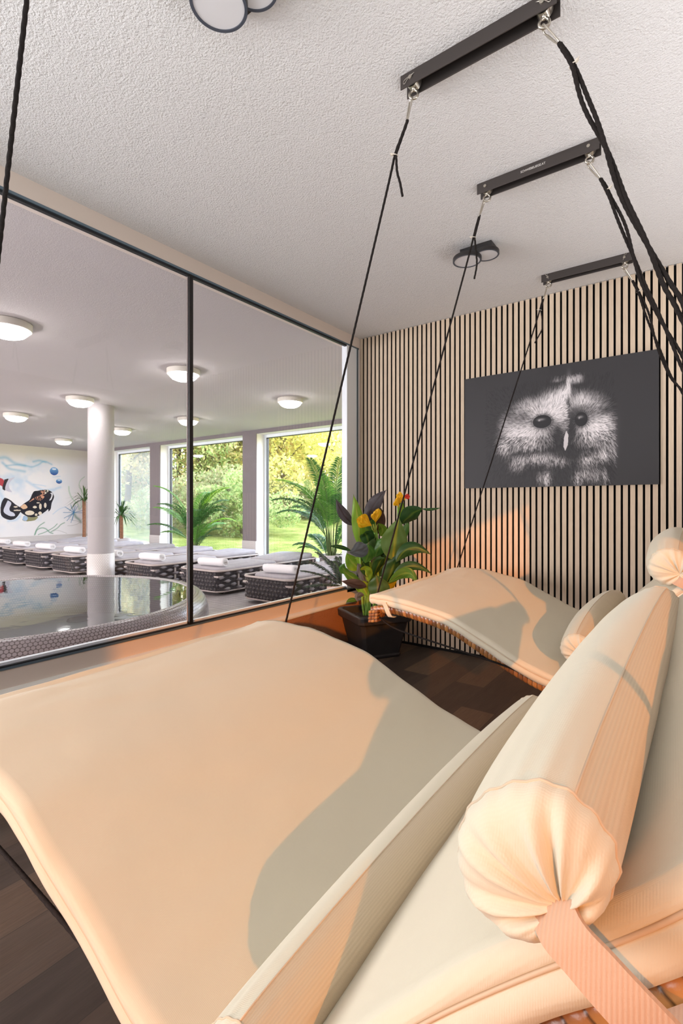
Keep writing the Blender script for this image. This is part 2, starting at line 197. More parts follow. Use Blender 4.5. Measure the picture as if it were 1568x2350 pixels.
c = t.mix(t.math('MULTIPLY', g2, 0.5), c, RGB(104, 94, 86))
M['planks'] = t.fin(c, 0.5, 0, t.bump(g, 0.2, 0.002), 0.3)
t = NT('grey_pool_deck_tiles'); v = t.obj()
bk = t.n('ShaderNodeTexBrick'); t.link(v, bk.inputs[0]); bk.offset = 0.0; bk.inputs['Scale'].default_value = 1; bk.inputs['Brick Width'].default_value = 0.1; bk.inputs['Row Height'].default_value = 0.1
bk.inputs['Mortar Size'].default_value = 0.004; bk.inputs['Color1'].default_value = RGB(176, 168, 166); bk.inputs['Color2'].default_value = RGB(190, 182, 180); bk.inputs['Mortar'].default_value = RGB(140, 132, 130)
M['pool_floor'] = t.fin(bk.outputs['Color'], 0.35, 0, t.bump(bk.outputs['Fac'], -0.2, 0.002))
M['mosaic'] = mosaic('pearl_grey_penny_mosaic', RGB(170, 161, 161), RGB(104, 95, 93), 0.0245)
M['mosaic_white'] = mosaic('white_penny_mosaic', RGB(226, 220, 216), RGB(176, 166, 160), 0.024)
M['mosaic_basin'] = mosaic('pale_basin_mosaic', RGB(244, 250, 252), RGB(200, 214, 224), 0.0245, 0.4)
# glass and water
def m_glass(name, tint, haze=0.0):
    t = NT(name); tr = t.n('ShaderNodeBsdfTransparent'); tr.inputs[0].default_value = tint
    gl = t.n('ShaderNodeBsdfGlossy'); gl.inputs['Roughness'].default_value = 0.02
    fr = t.n('ShaderNodeFresnel'); fr.inputs[0].default_value = 1.45; mx = t.n('ShaderNodeMixShader')
    ge = t.n('ShaderNodeNewGeometry'); fk = t.math('MULTIPLY', fr.outputs[0], t.math('SUBTRACT', 1.0, ge.outputs['Backfacing']))
    t.link(fk, mx.inputs[0]); t.link(tr.outputs[0], mx.inputs[1]); t.link(gl.outputs[0], mx.inputs[2]); last = mx
    if haze > 0:
        df = t.n('ShaderNodeBsdfTranslucent'); df.inputs[0].default_value = (0.85, 0.86, 0.9, 1); m2 = t.n('ShaderNodeMixShader')
        m2.inputs[0].default_value = haze
        t.link(last.outputs[0], m2.inputs[1]); t.link(df.outputs[0], m2.inputs[2]); last = m2
    t.link(last.outputs[0], t.out.inputs[0]); return t.m
M['glass'] = m_glass('clear_pane', (0.93, 0.93, 0.95, 1))
M['glass_dim'] = m_glass('sky_dimming_pane', (0.2, 0.2, 0.205, 1))  # for the added pane that cuts sky light at the terrace
M['glass_out'] = m_glass('outer_pane', (0.97, 0.98, 0.97, 1), 0.0)
M['glass_haze'] = m_glass('condensed_pane', (0.88, 0.89, 0.88, 1), 0.12)
t = NT('pool_water'); tr = t.n('ShaderNodeBsdfTransparent'); tr.inputs[0].default_value = (0.90, 0.98, 1.0, 1)
gl = t.n('ShaderNodeBsdfGlossy'); gl.inputs['Roughness'].default_value = 0.03
nb = t.bump(t.noise(t.obj((1, 1, 1)), 5, 2), 0.05, 0.02); t.link(nb, gl.inputs['Normal'])
fr = t.n('ShaderNodeFresnel'); fr.inputs[0].default_value = 3.6; mx = t.n('ShaderNodeMixShader')
t.link(t.math('MULTIPLY_ADD', fr.outputs[0], 0.55, 0.42), mx.inputs[0]); t.link(tr.outputs[0], mx.inputs[1]); t.link(gl.outputs[0], mx.inputs[2]); t.link(mx.outputs[0], t.out.inputs[0]); M['water'] = t.m
t = NT('lit_lamp_dome'); t.bsdf.inputs['Emission Color'].default_value = (1.0, 0.97, 0.92, 1); t.bsdf.inputs['Emission Strength'].default_value = 23.0; M['lamp_on'] = t.fin(RGB(250, 248, 244), 0.3)
M['lamp_ring'] = simple('off_white_lamp_ring', RGB(214, 208, 196), 0.5)
M['towel'] = simple('white_terry_towel', RGB(240, 236, 236), 0.95, bump=0.6, bscale=220, bdist=0.003)
M['cushion'] = simple('dark_grey_outdoor_fabric', RGB(176, 170, 174), 0.9, var=0.08, bump=0.3, bscale=12, bdist=0.02)
M['rail'] = simple('taupe_coated_tube', RGB(190, 176, 170), 0.4, 0.1)
M['wheel'] = simple('dark_wheel_rubber', RGB(34, 32, 34), 0.6)
M['pot_black'] = simple('black_stone_effect_planter', RGB(46, 43, 42), 0.55, var=0.25, vscale=5, bump=0.3, bscale=250, bdist=0.001)
M['pot_white'] = simple('white_ceramic_pot', RGB(222, 214, 212), 0.5)
M['soil'] = simple('dark_potting_soil', RGB(44, 32, 24), 0.95, var=0.5, vscale=40, bump=1.0, bscale=60, bdist=0.02)
M['stem'] = simple('green_canna_stem', RGB(128, 170, 66), 0.5, var=0.35, vscale=25)
M['trunk'] = simple('brown_palm_trunk', RGB(140, 96, 70), 0.9, var=0.3, vscale=30, bump=0.6, bscale=40, bdist=0.01)
M['bark'] = simple('grey_bark', RGB(104, 92, 78), 0.9, var=0.2)
t = NT('meadow_grass'); v = t.obj(); c = t.ramp(t.noise(v, 2.2, 8, 0.75), [(0.3, RGB(96, 112, 46)), (0.5, RGB(146, 156, 78)), (0.72, RGB(190, 188, 118))])
M['lawn'] = t.fin(c, 0.95, 0, t.bump(t.noise(v, 30, 5), 0.9, 0.1), 0.1)
M['letter'] = simple('white_printed_lettering', RGB(225, 222, 215), 0.5)

# mesh builder --------------------------------------------------------
class MB:
    def __init__(s): s.v = []; s.f = []; s.c = []; s.uv = {}
    def add(s, vs, fs, col=None, uvs=None):
        o = len(s.v); s.v += [tuple(p) for p in vs]; base = len(s.f)
        s.f += [tuple(i+o for i in f) for f in fs]
        s.c += [col if (col is None or not isinstance(col, list)) else None for _ in vs] if not isinstance(col, list) else list(col)
        if uvs:
            for k, u in enumerate(uvs): s.uv[base+k] = u
        return s
    def box(s, x0, x1, y0, y1, z0, z1, col=None):
        vs = [(x, y, z) for x in (x0, x1) for y in (y0, y1) for z in (z0, z1)]
        return s.add(vs, [(0,1,3,2),(4,6,7,5),(0,4,5,1),(2,3,7,6),(0,2,6,4),(1,5,7,3)], col)
    def obox(s, c, ax, ay, az, col=None):
        c = Vector(c); vs = [c+ax*i+ay*j+az*k for i in (-1,1) for j in (-1,1) for k in (-1,1)]
        return s.add(vs, [(0,1,3,2),(4,6,7,5),(0,4,5,1),(2,3,7,6),(0,2,6,4),(1,5,7,3)], col)
    def tube(s, path, r, seg=10, closed=False, rfun=None, cap=True, colfun=None, up=(0,0,1), flat=1.0):
        P = [Vector(p) for p in path]; n = len(P); rings = []; cols = []
        prev = None
        for i in range(n):
            if closed: T = P[(i+1) % n]-P[i-1]
            else: T = P[min(i+1, n-1)]-P[max(i-1, 0)]
            T.normalize()
            if prev is None:
                u = Vector(up); u = (u-T*u.dot(T))
                if u.length < 1e-3: u = Vector((1,0,0))-T*T.x
            else: u = prev-T*prev.dot(T)
            u.normalize(); prev = u; w = T.cross(u)
            for k in range(seg):
                a = 2*PI*k/seg; rr = (r[i] if hasattr(r, '__len__') else r)
                if rfun: rr *= rfun(i, a)
                rings.append(P[i]+u*(math.cos(a)*rr*flat)+w*(math.sin(a)*rr))
                cols.append(colfun(i) if colfun else None)
        fs = []
        for i in range(n if closed else n-1):
            j = (i+1) % n
            for k in range(seg): fs.append((i*seg+k, i*seg+(k+1) % seg, j*seg+(k+1) % seg, j*seg+k))
        if cap and not closed: fs.append(tuple(range(seg))[::-1]); fs.append(tuple((n-1)*seg+k for k in range(seg)))
        return s.add(rings, fs, cols)
    def lathe(s, prof, c=(0,0,0), seg=48, col=None, capb=False, capt=False, uvm=False):
        c = Vector(c); vs = []; n = len(prof)
        for (r, z) in prof:
            for k in range(seg): a = 2*PI*k/seg; vs.append((c.x+r*math.cos(a), c.y+r*math.sin(a), c.z+z))
        fs = []; uvs = []; L = [0]
        for i in range(1, n): L.append(L[-1]+math.hypot(prof[i][0]-prof[i-1][0], prof[i][1]-prof[i-1][1]))
        R_ = max(p[0] for p in prof)
        for i in range(n-1):
            for k in range(seg):
                fs.append((i*seg+k, i*seg+(k+1) % seg, (i+1)*seg+(k+1) % seg, (i+1)*seg+k))
                u0 = 2*PI*R_*k/seg; u1 = 2*PI*R_*(k+1)/seg; uvs.append([(u0, L[i]), (u1, L[i]), (u1, L[i+1]), (u0, L[i+1])])
        if capb: fs.append(tuple(range(seg))[::-1]); uvs.append([(vs[k][0], vs[k][1]) for k in range(seg)][::-1])
        if capt: o = (n-1)*seg; fs.append(tuple(o+k for k in range(seg))); uvs.append([(vs[o+k][0], vs[o+k][1]) for k in range(seg)])
        return s.add(vs, fs, col, uvs if uvm else None)
    def grid(s, fn, nu, nv, closed_v=False, col=None):
        vs = [fn(i/(nu-1), j/((nv-1) if not closed_v else nv)) for i in range(nu) for j in range(nv)]; fs = []
        for i in range(nu-1):
            for j in range(nv if closed_v else nv-1): k = (j+1) % nv; fs.append((i*nv+j, i*nv+k, (i+1)*nv+k, (i+1)*nv+j))
        return s.add(vs, fs, col)
    def build(s, name, mat, parent=None, smooth=False, bevel=0.0, angle=None, normals=True):
        me = bpy.data.meshes.new(name); me.from_pydata(s.v, [], s.f)
        if normals:
            b = bmesh.new(); b.from_mesh(me); bmesh.ops.recalc_face_normals(b, faces=b.faces); 
            if not s.uv: b.to_mesh(me)
            b.free()
        if s.uv:
            ul = me.uv_layers.new(name='UVMap')
            for p in me.polygons:
                u = s.uv.get(p.index)
                if u:
                    for li, q in zip(p.loop_indices, u): ul.data[li].uv = q
        if any(c is not None for c in s.c):
            at = me.color_attributes.new('Col', 'FLOAT_COLOR', 'POINT'); arr = []
            for c in s.c:
                c = c or (0.5, 0.5, 0.5); arr += [c[0], c[1], c[2], 1.0]
            at.data.foreach_set('color', arr)
        me.materials.append(mat)
        if smooth: me.polygons.foreach_set('use_smooth', [True]*len(me.polygons))
        me.update()
        o = bpy.data.objects.new(name, me); COL.objects.link(o)
        if parent: o.parent = parent
        if bevel > 0:
            m = o.modifiers.new('bevel', 'BEVEL'); m.width = bevel; m.segments = 2; m.limit_method = 'ANGLE'; m.angle_limit = 0.6
        if smooth and angle:
            try: me.set_sharp_from_angle(angle=angle)
            except Exception: pass
        return o
def tag(o, label=None, cat=None, group=None, kind=None):
    if label: o['label'] = label
    if cat: o['category'] = cat
    if group: o['group'] = group
    if kind: o['kind'] = kind
    return o
def thing(name, label, cat, loc=(0,0,0), rz=0, group=None, kind=None):
    o = bpy.data.objects.new(name, None); COL.objects.link(o); o.empty_display_size = 0.1
    o.location = loc; o.rotation_euler = (0, 0, rz); return tag(o, label, cat, group, kind)
def struct(o, label=None): o['kind'] = 'structure'; o['label'] = label or o.name.replace('_', ' '); return o
def kids(o): return [c for c in bpy.data.objects if c.parent is o]
def copy_tree(o, parent=None):
    c = o.copy(); COL.objects.link(c)
    if parent: c.parent = parent
    for ch in kids(o): copy_tree(ch, c)
    return c
def catmull(pts, n=8):
    P = [Vector(p) for p in pts]; P = [P[0]*2-P[1]]+P+[P[-1]*2-P[-2]]; out = []
    for i in range(1, len(P)-2):
        for k in range(n):
            t = k/n; a, b, c, d = P[i-1], P[i], P[i+1], P[i+2]
            out.append(0.5*((2*b)+(c-a)*t+(2*a-5*b+4*c-d)*t*t+(3*b-a-3*c+d)*t**3))
    out.append(P[-2].copy()); return out
def resample(path, step):
    P = [Vector(p) for p in path]; out = [P[0].copy()]; acc = 0.0
    for a, b in zip(P, P[1:]):
        L = (b-a).length; t = step-acc
        while t <= L: out.append(a.lerp(b, t/L)); t += step
        acc = (acc+L) % step
    if (out[-1]-P[-1]).length > step*0.3: out.append(P[-1].copy())
    return out
WORLD = set()
def wthing(name, label, cat, base, group=None, kind=None):
    """a thing whose parts are modelled in room coordinates; the Empty stands at its base"""
    o = thing(name, label, cat, base, 0, group, kind); WORLD.add(o.name); return o
_build = MB.build
def build(s, name, mat, parent=None, **kw):
    o = _build(s, name, mat, parent, **kw)
    if parent is not None and parent.name in WORLD: o.matrix_parent_inverse = Matrix.Translation(-Vector(parent.location))
    return o
MB.build = build
def B(x0, x1, y0, y1, z0, z1): return MB().box(x0, x1, y0, y1, z0, z1)

# ------------------------------------------------------------------ the setting
H = 2.6; RX = 3.6; YB = -7.6; WY = 3.15; MX = -10.95
struct(B(-0.02, RX, YB, 0.0, -0.12, 0.0).build('floor', M['planks']))
struct(B(MX, -0.12, YB, WY, -0.12, 0.0).build('floor_pool', M['pool_floor']))
struct(B(-0.06, RX, YB, 0.05, H, H+0.25).build('ceiling', M['ceiling']))
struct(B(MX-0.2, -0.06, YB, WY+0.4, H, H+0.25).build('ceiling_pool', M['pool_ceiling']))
struct(B(MX-0.2, RX+0.2, YB-0.2, WY+0.3, H+0.25, 10.5).build('wall_sun_block', M['wall_plain']), 'added unseen block above both rooms, keeps the sun off the garden trees')  # unseen mass added to shade the garden from the low sun
# slatted wall at the end of the room: black felt board with oak slats, floor to ceiling
wb = struct(B(0.0, RX, 0.012, 0.14, 0.0, H).build('wall_back', M['felt']))
m = MB(); m2 = MB(); x = 0.004; k = 0
while x < RX-0.03:
    m.box(x, x+0.0272, -0.012, -0.0105, 0.02, H-0.002); m2.box(x+0.0002, x+0.027, -0.0105, 0.013, 0.02, H-0.002); x += 0.0404; k += 1
struct(m2.build('wall_back_cores', M['felt']))
o = struct(m.build('wall_back_slats', M['slat'])); 
struct(B(0.0, RX, -0.014, 0.012, 0.0, 0.02).build('baseboard_back', M['felt']))
# glazed wall to the pool hall
SY = [-0.05, -1.785, -3.57, -5.36, -7.15]
struct(B(-0.10, 0.0, YB, 0.0, 2.512, H).build('trim_1', M['peach']), 'cream lintel above the glazed wall')
struct(B(-0.10, 0.0, -0.05, 0.012, 0.0, 2.512).build('trim_2', M['peach']), 'narrow plaster strip beside the glazed wall')
lw = MB(); lw.box(-0.12, 0.032, YB, -0.0, 0.0, 0.322); struct(lw.build('wall_left', M['brown_plaster'], bevel=0.004))
t_ = MB()
def sillf(u, v):
    y = YB+u*(0-YB)-0.001; w = 0.0022*mnoise.noise(Vector((y*9, v*3, 0)))+0.0012*mnoise.noise(Vector((y*40, 1, 2)))
    P_ = [(-0.06, 0.345), (0.0, 0.346), (0.018, 0.344), (0.031, 0.336), (0.036, 0.326), (0.034, 0.316), (0.026, 0.314)]
    i = min(int(v*6), 5); a = v*6-i; p = [P_[i][q]*(1-a)+P_[i+1][q]*a for q in (0, 1)]
    return (p[0]+w*(v > 0.3), y, p[1]+w*0.5)
t_.grid(sillf, 500, 14); struct(t_.build('trim_3', M['sill'], smooth=True), 'white plastered sill ledge under the glazed wall')
w1 = thing('window_1', 'glazed wall between the lounge and the pool hall', None, (0,0,0)); w1['kind'] = 'structure'
B(-0.07, 0.0, YB, -0.02, 0.34, 0.427).build('window_frame', M['peach'], w1, bevel=0.002)
B(-0.014, 0.003, YB, -0.03, 0.427, 0.437).build('gasket', M['gasket_grey'], w1)
B(-0.02, -0.003, YB, -0.03, 0.437, 0.444).build('gasket', M['gasket'], w1)
B(-0.045, -0.018, YB, -0.03, 0.42, 0.456).build('window_frame', M['frame_white'], w1)
B(-0.012, 0.003, YB, -0.03, 2.500, 2.512).build('gasket', M['gasket_grey'], w1)
B(-0.026, -0.004, YB, -0.03, 2.488, 2.500).build('gasket', M['gasket'], w1)
B(-0.055, -0.0, -0.205, -0.055, 0.40, 2.505).build('window_frame', M['frame_white'], w1, bevel=0.002)
B(-0.012, 0.004, -0.062, -0.050, 0.427, 2.505).build('gasket', M['gasket_grey'], w1)
B(-0.012, 0.005, -0.050, -0.044, 0.427, 2.512).build('gasket', M['gasket'], w1)
B(-0.02, 0.003, -0.044, -0.03, 0.427, 2.512).build('window_frame', M['frame_white'], w1)
for i in range(4):
    B(-0.026, -0.014, SY[i+1]+0.012, SY[i]-0.0, 0.437, 2.50).build('pane', M['glass'], w1)
for i in range(1, 5):
    B(-0.03, -0.002, SY[i]-0.013, SY[i]+0.013, 0.437, 2.50).build('mullion', M['post'], w1)
    B(-0.022, -0.018, SY[i]-0.017, SY[i]-0.013, 0.437, 2.50).build('mullion_bead', M['rail'], w1)
# rest of the lounge shell: terrace opening in the right wall (the evening sun enters there), rear wall
OY0, OY1, OZ = -7.40, -2.93, 2.10
m = MB(); m.box(RX, RX+0.2, OY1, 0.14, 0.0, H); m.box(RX, RX+0.2, YB, OY1, OZ, H); m.box(RX, RX+0.2, YB, OY0, 0.0, OZ)
struct(m.build('wall_right', M['wall_dark']))
struct(B(-0.12, RX+0.2, YB-0.2, YB, 0.0, H).build('wall_front', M['wall_dark']))
struct(B(RX, RX+0.2, OY0, OY1, -0.12, 0.012).build('trim_4', M['sill']), 'threshold of the terrace opening')
wt = thing('window_6', 'added tinted pane dimming the sky light in the terrace opening', None, (0,0,0)); wt['kind'] = 'structure'  # unseen pane added to weaken sky light entering the lounge
B(RX+0.12, RX+0.13, OY0, OY1, 0.012, OZ).build('pane', M['glass_dim'], wt)
# pool hall walls
struct(B(MX, -0.12, YB-0.2, YB, 0, H).build('wall_pool_front', M['wall_plain']))
struct(B(-0.12, 0.0, 0.012, WY, 0, H).build('wall_pool_right', M['wall_plain']))
mw = struct(B(MX-0.2, MX, YB, WY+0.3, 0, H).build('wall_pool_left', M['wall_plain']))
m = MB(); m.box(MX, MX+0.03, -2.0, WY, 0.0, 0.385)
m.uv = {0: [(0,0)]*4}
def uvbox(mb):
    mb.uv = {}
    for i, f in enumerate(mb.f):
        p = [Vector(mb.v[k]) for k in f]; n = (p[1]-p[0]).cross(p[2]-p[0]); a = [abs(q) for q in n]; ax = a.index(max(a))
        mb.uv[i] = [((q.y, q.z) if ax == 0 else (q.x, q.z) if ax == 1 else (q.x, q.y)) for q in p]
    return mb
struct(uvbox(m).build('trim_5', M['mosaic_white'], normals=False), 'mosaic plinth below the mural')
# window wall of the pool hall
OPS = [(-9.9, -8.10), (-7.70, -4.934), (-4.555, -1.75), (-1.37, -0.3)]
ZT, ZS = 2.527, 0.12
m = MB(); tl = MB(); xs = [MX]+[v for p in OPS for v in p]+[-0.12]
for i in range(0, len(xs), 2):
    m.box(xs[i], xs[i+1], WY, WY+0.02, 0.45, H); tl.box(xs[i]-0.004*(i > 0), xs[i+1]+0.0, WY-0.012, WY+0.02, 0.0, 0.45)
for a, b in OPS: m.box(a, b, WY, WY+0.02, ZT, H); 
struct(m.build('wall_pool_back', M['wall_grey'])); struct(uvbox(tl).build('trim_6', M['mosaic_white'], normals=False), 'white mosaic at the foot of the grey piers')
m = MB()
for i in range(0, len(xs), 2): m.box(xs[i]+0.0005, xs[i+1]-0.0005, WY+0.02, WY+0.30, 0.0, H)
for a, b in OPS: m.box(a, b, WY+0.02, WY+0.30, ZT, H); m.box(a, b, WY, WY+0.30, 0, ZS)
struct(m.build('wall_pool_back_core', M['reveal']))
for i, (a, b) in enumerate(OPS):
    w = thing('window_%d' % (i+2), 'white framed garden window %d of the pool hall' % (i+1), None, (0,0,0)); w['kind'] = 'structure'
    y0, y1 = WY+0.22, WY+0.29; f = 0.06
    m = MB(); m.box(a, a+f, y0, y1, ZS, ZT); m.box(b-f, b, y0, y1, ZS, ZT); m.box(a+f, b-f, y0, y1, ZT-f, ZT); m.box(a+f, b-f, y0, y1, ZS, ZS+f)
    m.build('window_frame', M['frame_white'], w, bevel=0.003)
    g = MB(); q = 0.007; g.box(a+f, a+f+q, y0-0.003, y1-0.01, ZS+f, ZT-f); g.box(b-f-q, b-f, y0-0.003, y1-0.01, ZS+f, ZT-f); g.box(a+f, b-f, y0-0.003, y1-0.01, ZT-f-q, ZT-f)
    g.build('gasket', M['gasket'], w)
    B(a+f, b-f, y0+0.03, y0+0.04, ZS+f, ZT-f).build('pane', M['glass_haze'] if i == 0 else M['glass_out'], w)
# round column
cl = wthing('round_column', 'white round column with penny mosaic foot standing behind the whirlpool', 'column', (-4.723, 0.182, 0))
MB().lathe([(0.178, 0.44), (0.178, 2.6)], (-4.723, 0.182, 0), 64).build('shaft', M['column'], cl, smooth=True)
MB().lathe([(0.186, 0.0), (0.186, 0.435), (0.178, 0.44)], (-4.723, 0.182, 0), 64, uvm=True).build('mosaic_foot', M['mosaic_white'], cl, smooth=True, normals=False)

# ------------------------------------------------------------------ painted pictures (flat originals, drawn as stroke by stroke pigment)
def raster_obj(name, W_, H_, nx, ny, img, place, mat, parent=None):
    """a thin painted sheet: grid of ny x nx vertices carrying the pigment colour"""
    U, V = np.meshgrid(np.linspace(0, 1, nx), np.linspace(0, 1, ny)); pts = place(U.ravel(), V.ravel())
    idx = np.arange(nx*ny).reshape(ny, nx); q = np.stack([idx[:-1,:-1], idx[:-1,1:], idx[1:,1:], idx[1:,:-1]], -1).reshape(-1, 4)
    me = bpy.data.meshes.new(name); me.vertices.add(nx*ny); me.vertices.foreach_set('co', pts.astype('f').ravel())
    me.loops.add(q.size); me.loops.foreach_set('vertex_index', q.ravel().astype('i')); me.polygons.add(len(q))
    me.polygons.foreach_set('loop_start', (np.arange(len(q))*4).astype('i')); me.update(calc_edges=True)
    at = me.color_attributes.new('Col', 'FLOAT_COLOR', 'POINT'); c4 = np.ones((ny*nx, 4), 'f'); c4[:, :3] = img.reshape(-1, 3)
    at.data.foreach_set('color', c4.ravel()); me.materials.append(mat)
    o = bpy.data.objects.new(name, me); COL.objects.link(o)
    if parent:
        o.parent = parent
        if parent.name in WORLD: o.matrix_parent_inverse = Matrix.Translation(-Vector(parent.location))
    return o
def stroke(img, x0, y0, dx, dy, n, val, a, wdt=0.7):
    Hh, Ww = img.shape[:2]
    for k in range(n):
        t = k/n; x = x0+dx*t; y = y0+dy*t; i, j = int(y), int(x)
        aa = a*math.sin(PI*(0.12+0.88*(1-t)))
        for ii, jj, w in ((i, j, 1), (i, j+1, wdt*0.5), (i+1, j, wdt*0.5)):
            if 0 <= ii < Hh and 0 <= jj < Ww: img[ii, jj] = img[ii, jj]*(1-aa*w)+val*aa*w
# owl portrait
NX, NY = 620, 412; rng = random.Random(3)
X, Y = np.meshgrid((np.arange(NX)+.5)/NX, (np.arange(NY)+.5)/NY)
Bm = np.zeros((NY, NX))
for u, v, ru, rv, val in OWL_BLOBS:
    d = ((X-u)/ru)**2+((Y-v)/rv)**2; Bm += val*np.exp(-d*1.15)
Bm = np.clip(Bm, -0.3, 1.0)
Bm = np.clip(Bm*1.2, -0.3, 1.0); img = 0.035+0.42*np.clip(Bm, 0, 1)**1.3
E1, E2 = OWL_EYES
for k in range(34000):
    u, v = rng.uniform(0.14, 0.80), rng.uniform(0.0, 0.86); b = Bm[int(v*NY), int(u*NX)]
    if b < 0.04 and rng.random() > 0.12: continue
    d1 = math.hypot((u-E1[0])*1.5, v-E1[1]); d2 = math.hypot((u-E2[0])*1.5, v-E2[1]); mid = (E1[0]+E2[0])/2+0.02
    ex, ey = (E1[0], E1[1]) if u < mid else (E2[0], E2[1])
    dx, dy = (u-ex)*1.5, v-ey; L = math.hypot(dx, dy)+1e-6; dx /= L; dy /= L
    if v < 0.36: dx, dy = 0.7*(u-0.47)*2.2+rng.uniform(-.25, .25), -1; 
    if v > 0.66: dx = dx*0.6; dy = abs(dy)+0.4
    ln = rng.uniform(7, 17)*(1.3 if v < 0.36 else 1)
    bb = max(0.0, b); val = max(0.02, bb**1.1*1.05*rng.uniform(0.5, 1.3) if rng.random() < 0.6+0.3*bb else 0.02+0.10*bb)
    if v < 0.44 and rng.random() < 0.42: val = 0.015
    stroke(img, u*NX, v*NY, dx*ln, dy*ln, int(ln), min(val, 0.95), 0.72)
for e in (E1, E2):
    d = ((X-e[0])/e[2])**2+((Y-e[1])/e[3])**2
    ring = np.exp(-((np.sqrt(d)-1.12)/0.12)**2); img = img*(1-0.55*ring)+0.03*0.55*ring
    a = np.clip((1.08-d)*7, 0, 1); img = img*(1-a)+0.018*a
    g = np.exp(-(((X-e[0]+e[2]*0.12)/(e[2]*0.34))**2+((Y-e[1]-e[3]*0.32)/(e[3]*0.16))**2)); img += 0.22*g
    g = np.exp(-(((X-e[0]+e[2]*0.3)/(e[2]*0.10))**2+((Y-e[1]-e[3]*0.2)/(e[3]*0.12))**2)); img += 0.35*g
def inpoly(px, py, X, Y):
    ins = np.zeros(X.shape, bool); n = len(px); j = n-1
    for i in range(n):
        if py[i] != py[j]:
            ins ^= ((py[i] > Y) != (py[j] > Y)) & (X < (px[j]-px[i])*(Y-py[i])/(py[j]-py[i])+px[i])
        j = i
    return ins
bk_ = inpoly([p[0] for p in OWL_BEAK], [p[1] for p in OWL_BEAK], X, Y); img[bk_] = 0.62
img3 = np.stack([img*1.0+0.004, img*0.955+0.004, img*0.965+0.006], -1)
pic = wthing('owl_picture', 'large black and white photo print of an owl face hanging on the slatted wall', 'picture', (1.597, -0.02, 1.269))
B(0.974, 2.219, -0.032, -0.013, 1.269, 2.096).build('panel', M['lamp_black'], pic)
raster_obj('print', 1.245, .827, NX, NY, img3, lambda U, V: np.stack([0.974+1.245*U, np.full_like(U, -0.0328), 1.269+0.827*V], -1), M['picture'], pic)
# mural
my0, my1, mz0, mz1 = -1.6, 3.14, 0.39, 2.59; NX, NY = 740, 348
Yw, Zw = np.meshgrid(np.linspace(my0, my1, NX), np.linspace(mz0, mz1, NY))
im = np.zeros((NY, NX, 3)); base = np.array(RGB(238, 234, 232)[:3]); blue = np.array(RGB(176, 205, 228)[:3]); sand = np.array(RGB(214, 208, 190)[:3])
nz = np.zeros((NY, NX)); rs = np.random.RandomState(5)
for s_ in (6, 12, 24, 48):
    g = rs.rand(s_, s_*2); gi = np.interp(np.linspace(0, s_*2-1, NX), np.arange(s_*2), np.arange(s_*2)); gy = np.linspace(0, s_-1, NY)
    x0 = np.floor(gi).astype(int).clip(0, s_*2-2); y0 = np.floor(gy).astype(int).clip(0, s_-2); fx = (gi-x0)[None]; fy = (gy-y0)[:, None]
    fx = fx*fx*(3-2*fx); fy = fy*fy*(3-2*fy)
    nz += (g[np.ix_(y0, x0)]*(1-fx)*(1-fy)+g[np.ix_(y0, x0+1)]*fx*(1-fy)+g[np.ix_(y0+1, x0)]*(1-fx)*fy+g[np.ix_(y0+1, x0+1)]*fx*fy)/(s_/6)**0.6
nz = (nz-nz.min())/(nz.max()-nz.min())
w = np.clip((nz-0.42)*2.2, 0, 1)*np.clip((2.9-Yw)/1.6, 0.05, 1)*np.clip((Zw-0.45)/0.5, 0, 1)
im[:] = base; im = im*(1-w[..., None]*0.75)+blue*w[..., None]*0.75
tw = np.clip((Zw-2.15)/0.3, 0, 1)[..., None]; im = im*(1-tw)+sand*tw
def sdist_path(P_):
    d = np.full(Yw.shape, 9.0)
    for a, b in zip(P_, P_[1:]):
        ax, ay, bx, by = a[0], a[1], b[0], b[1]; L2 = (bx-ax)**2+(by-ay)**2+1e-9
        t = np.clip(((Yw-ax)*(bx-ax)+(Zw-ay)*(by-ay))/L2, 0, 1); d = np.minimum(d, np.hypot(Yw-ax-t*(bx-ax), Zw-ay-t*(by-ay)))
    return d
KC = dict(g=RGB(96, 150, 118), l=RGB(176, 204, 176), n=RGB(128, 152, 140), s=RGB(176, 170, 166), b=RGB(112, 178, 208), p=RGB(164, 200, 226))
for k, P_, wd_ in MURAL_STROKES:
    sm = [(p.x, p.y) for p in catmull([(q[0], q[1], 0) for q in P_], 6)]; d = sdist_path(sm)
    a = np.exp(-(d/max(wd_, 0.006))**2)*(0.55 if k in 'bp' else 0.8); im = im*(1-a[..., None])+np.array(KC[k][:3])*a[..., None]
def fillp(P_, c, sm=True, edge=None):
    if sm: Q = [(p.x, p.y) for p in catmull([(q[0], q[1], 0) for q in P_+[P_[0]]], 4)]
    else: Q = P_
    ins = inpoly([p[0] for p in Q], [p[1] for p in Q], Yw, Zw); im[ins] = np.array(c[:3])*(0.9+0.2*nz[ins][:, None])
    return ins
P = MURAL_POLYS
fillp(P['finlow'], RGB(150, 146, 108)); fillp(P['finblue'], RGB(168, 190, 216)); fillp(P['tail'], RGB(48, 46, 52)); fillp(P['tailw'], RGB(214, 214, 226))
fillp(P['body'], RGB(40, 40, 48)); fillp(P['orange'], RGB(228, 186, 150)); sd_ = fillp(P['saddle'], RGB(226, 220, 196))
lo_ = sd_ & (Yw < 2.05); im[lo_] = np.array(RGB(224, 160, 128)[:3])
for (a, b, ra, rb) in MURAL_SPOTS:
    q = ((Yw-a)/ra)**2+((Zw-b)/rb)**2 < 1; im[q] = np.array(RGB(232, 216, 192)[:3])
r2 = random.Random(4)
ys, zs = np.where(sd_)
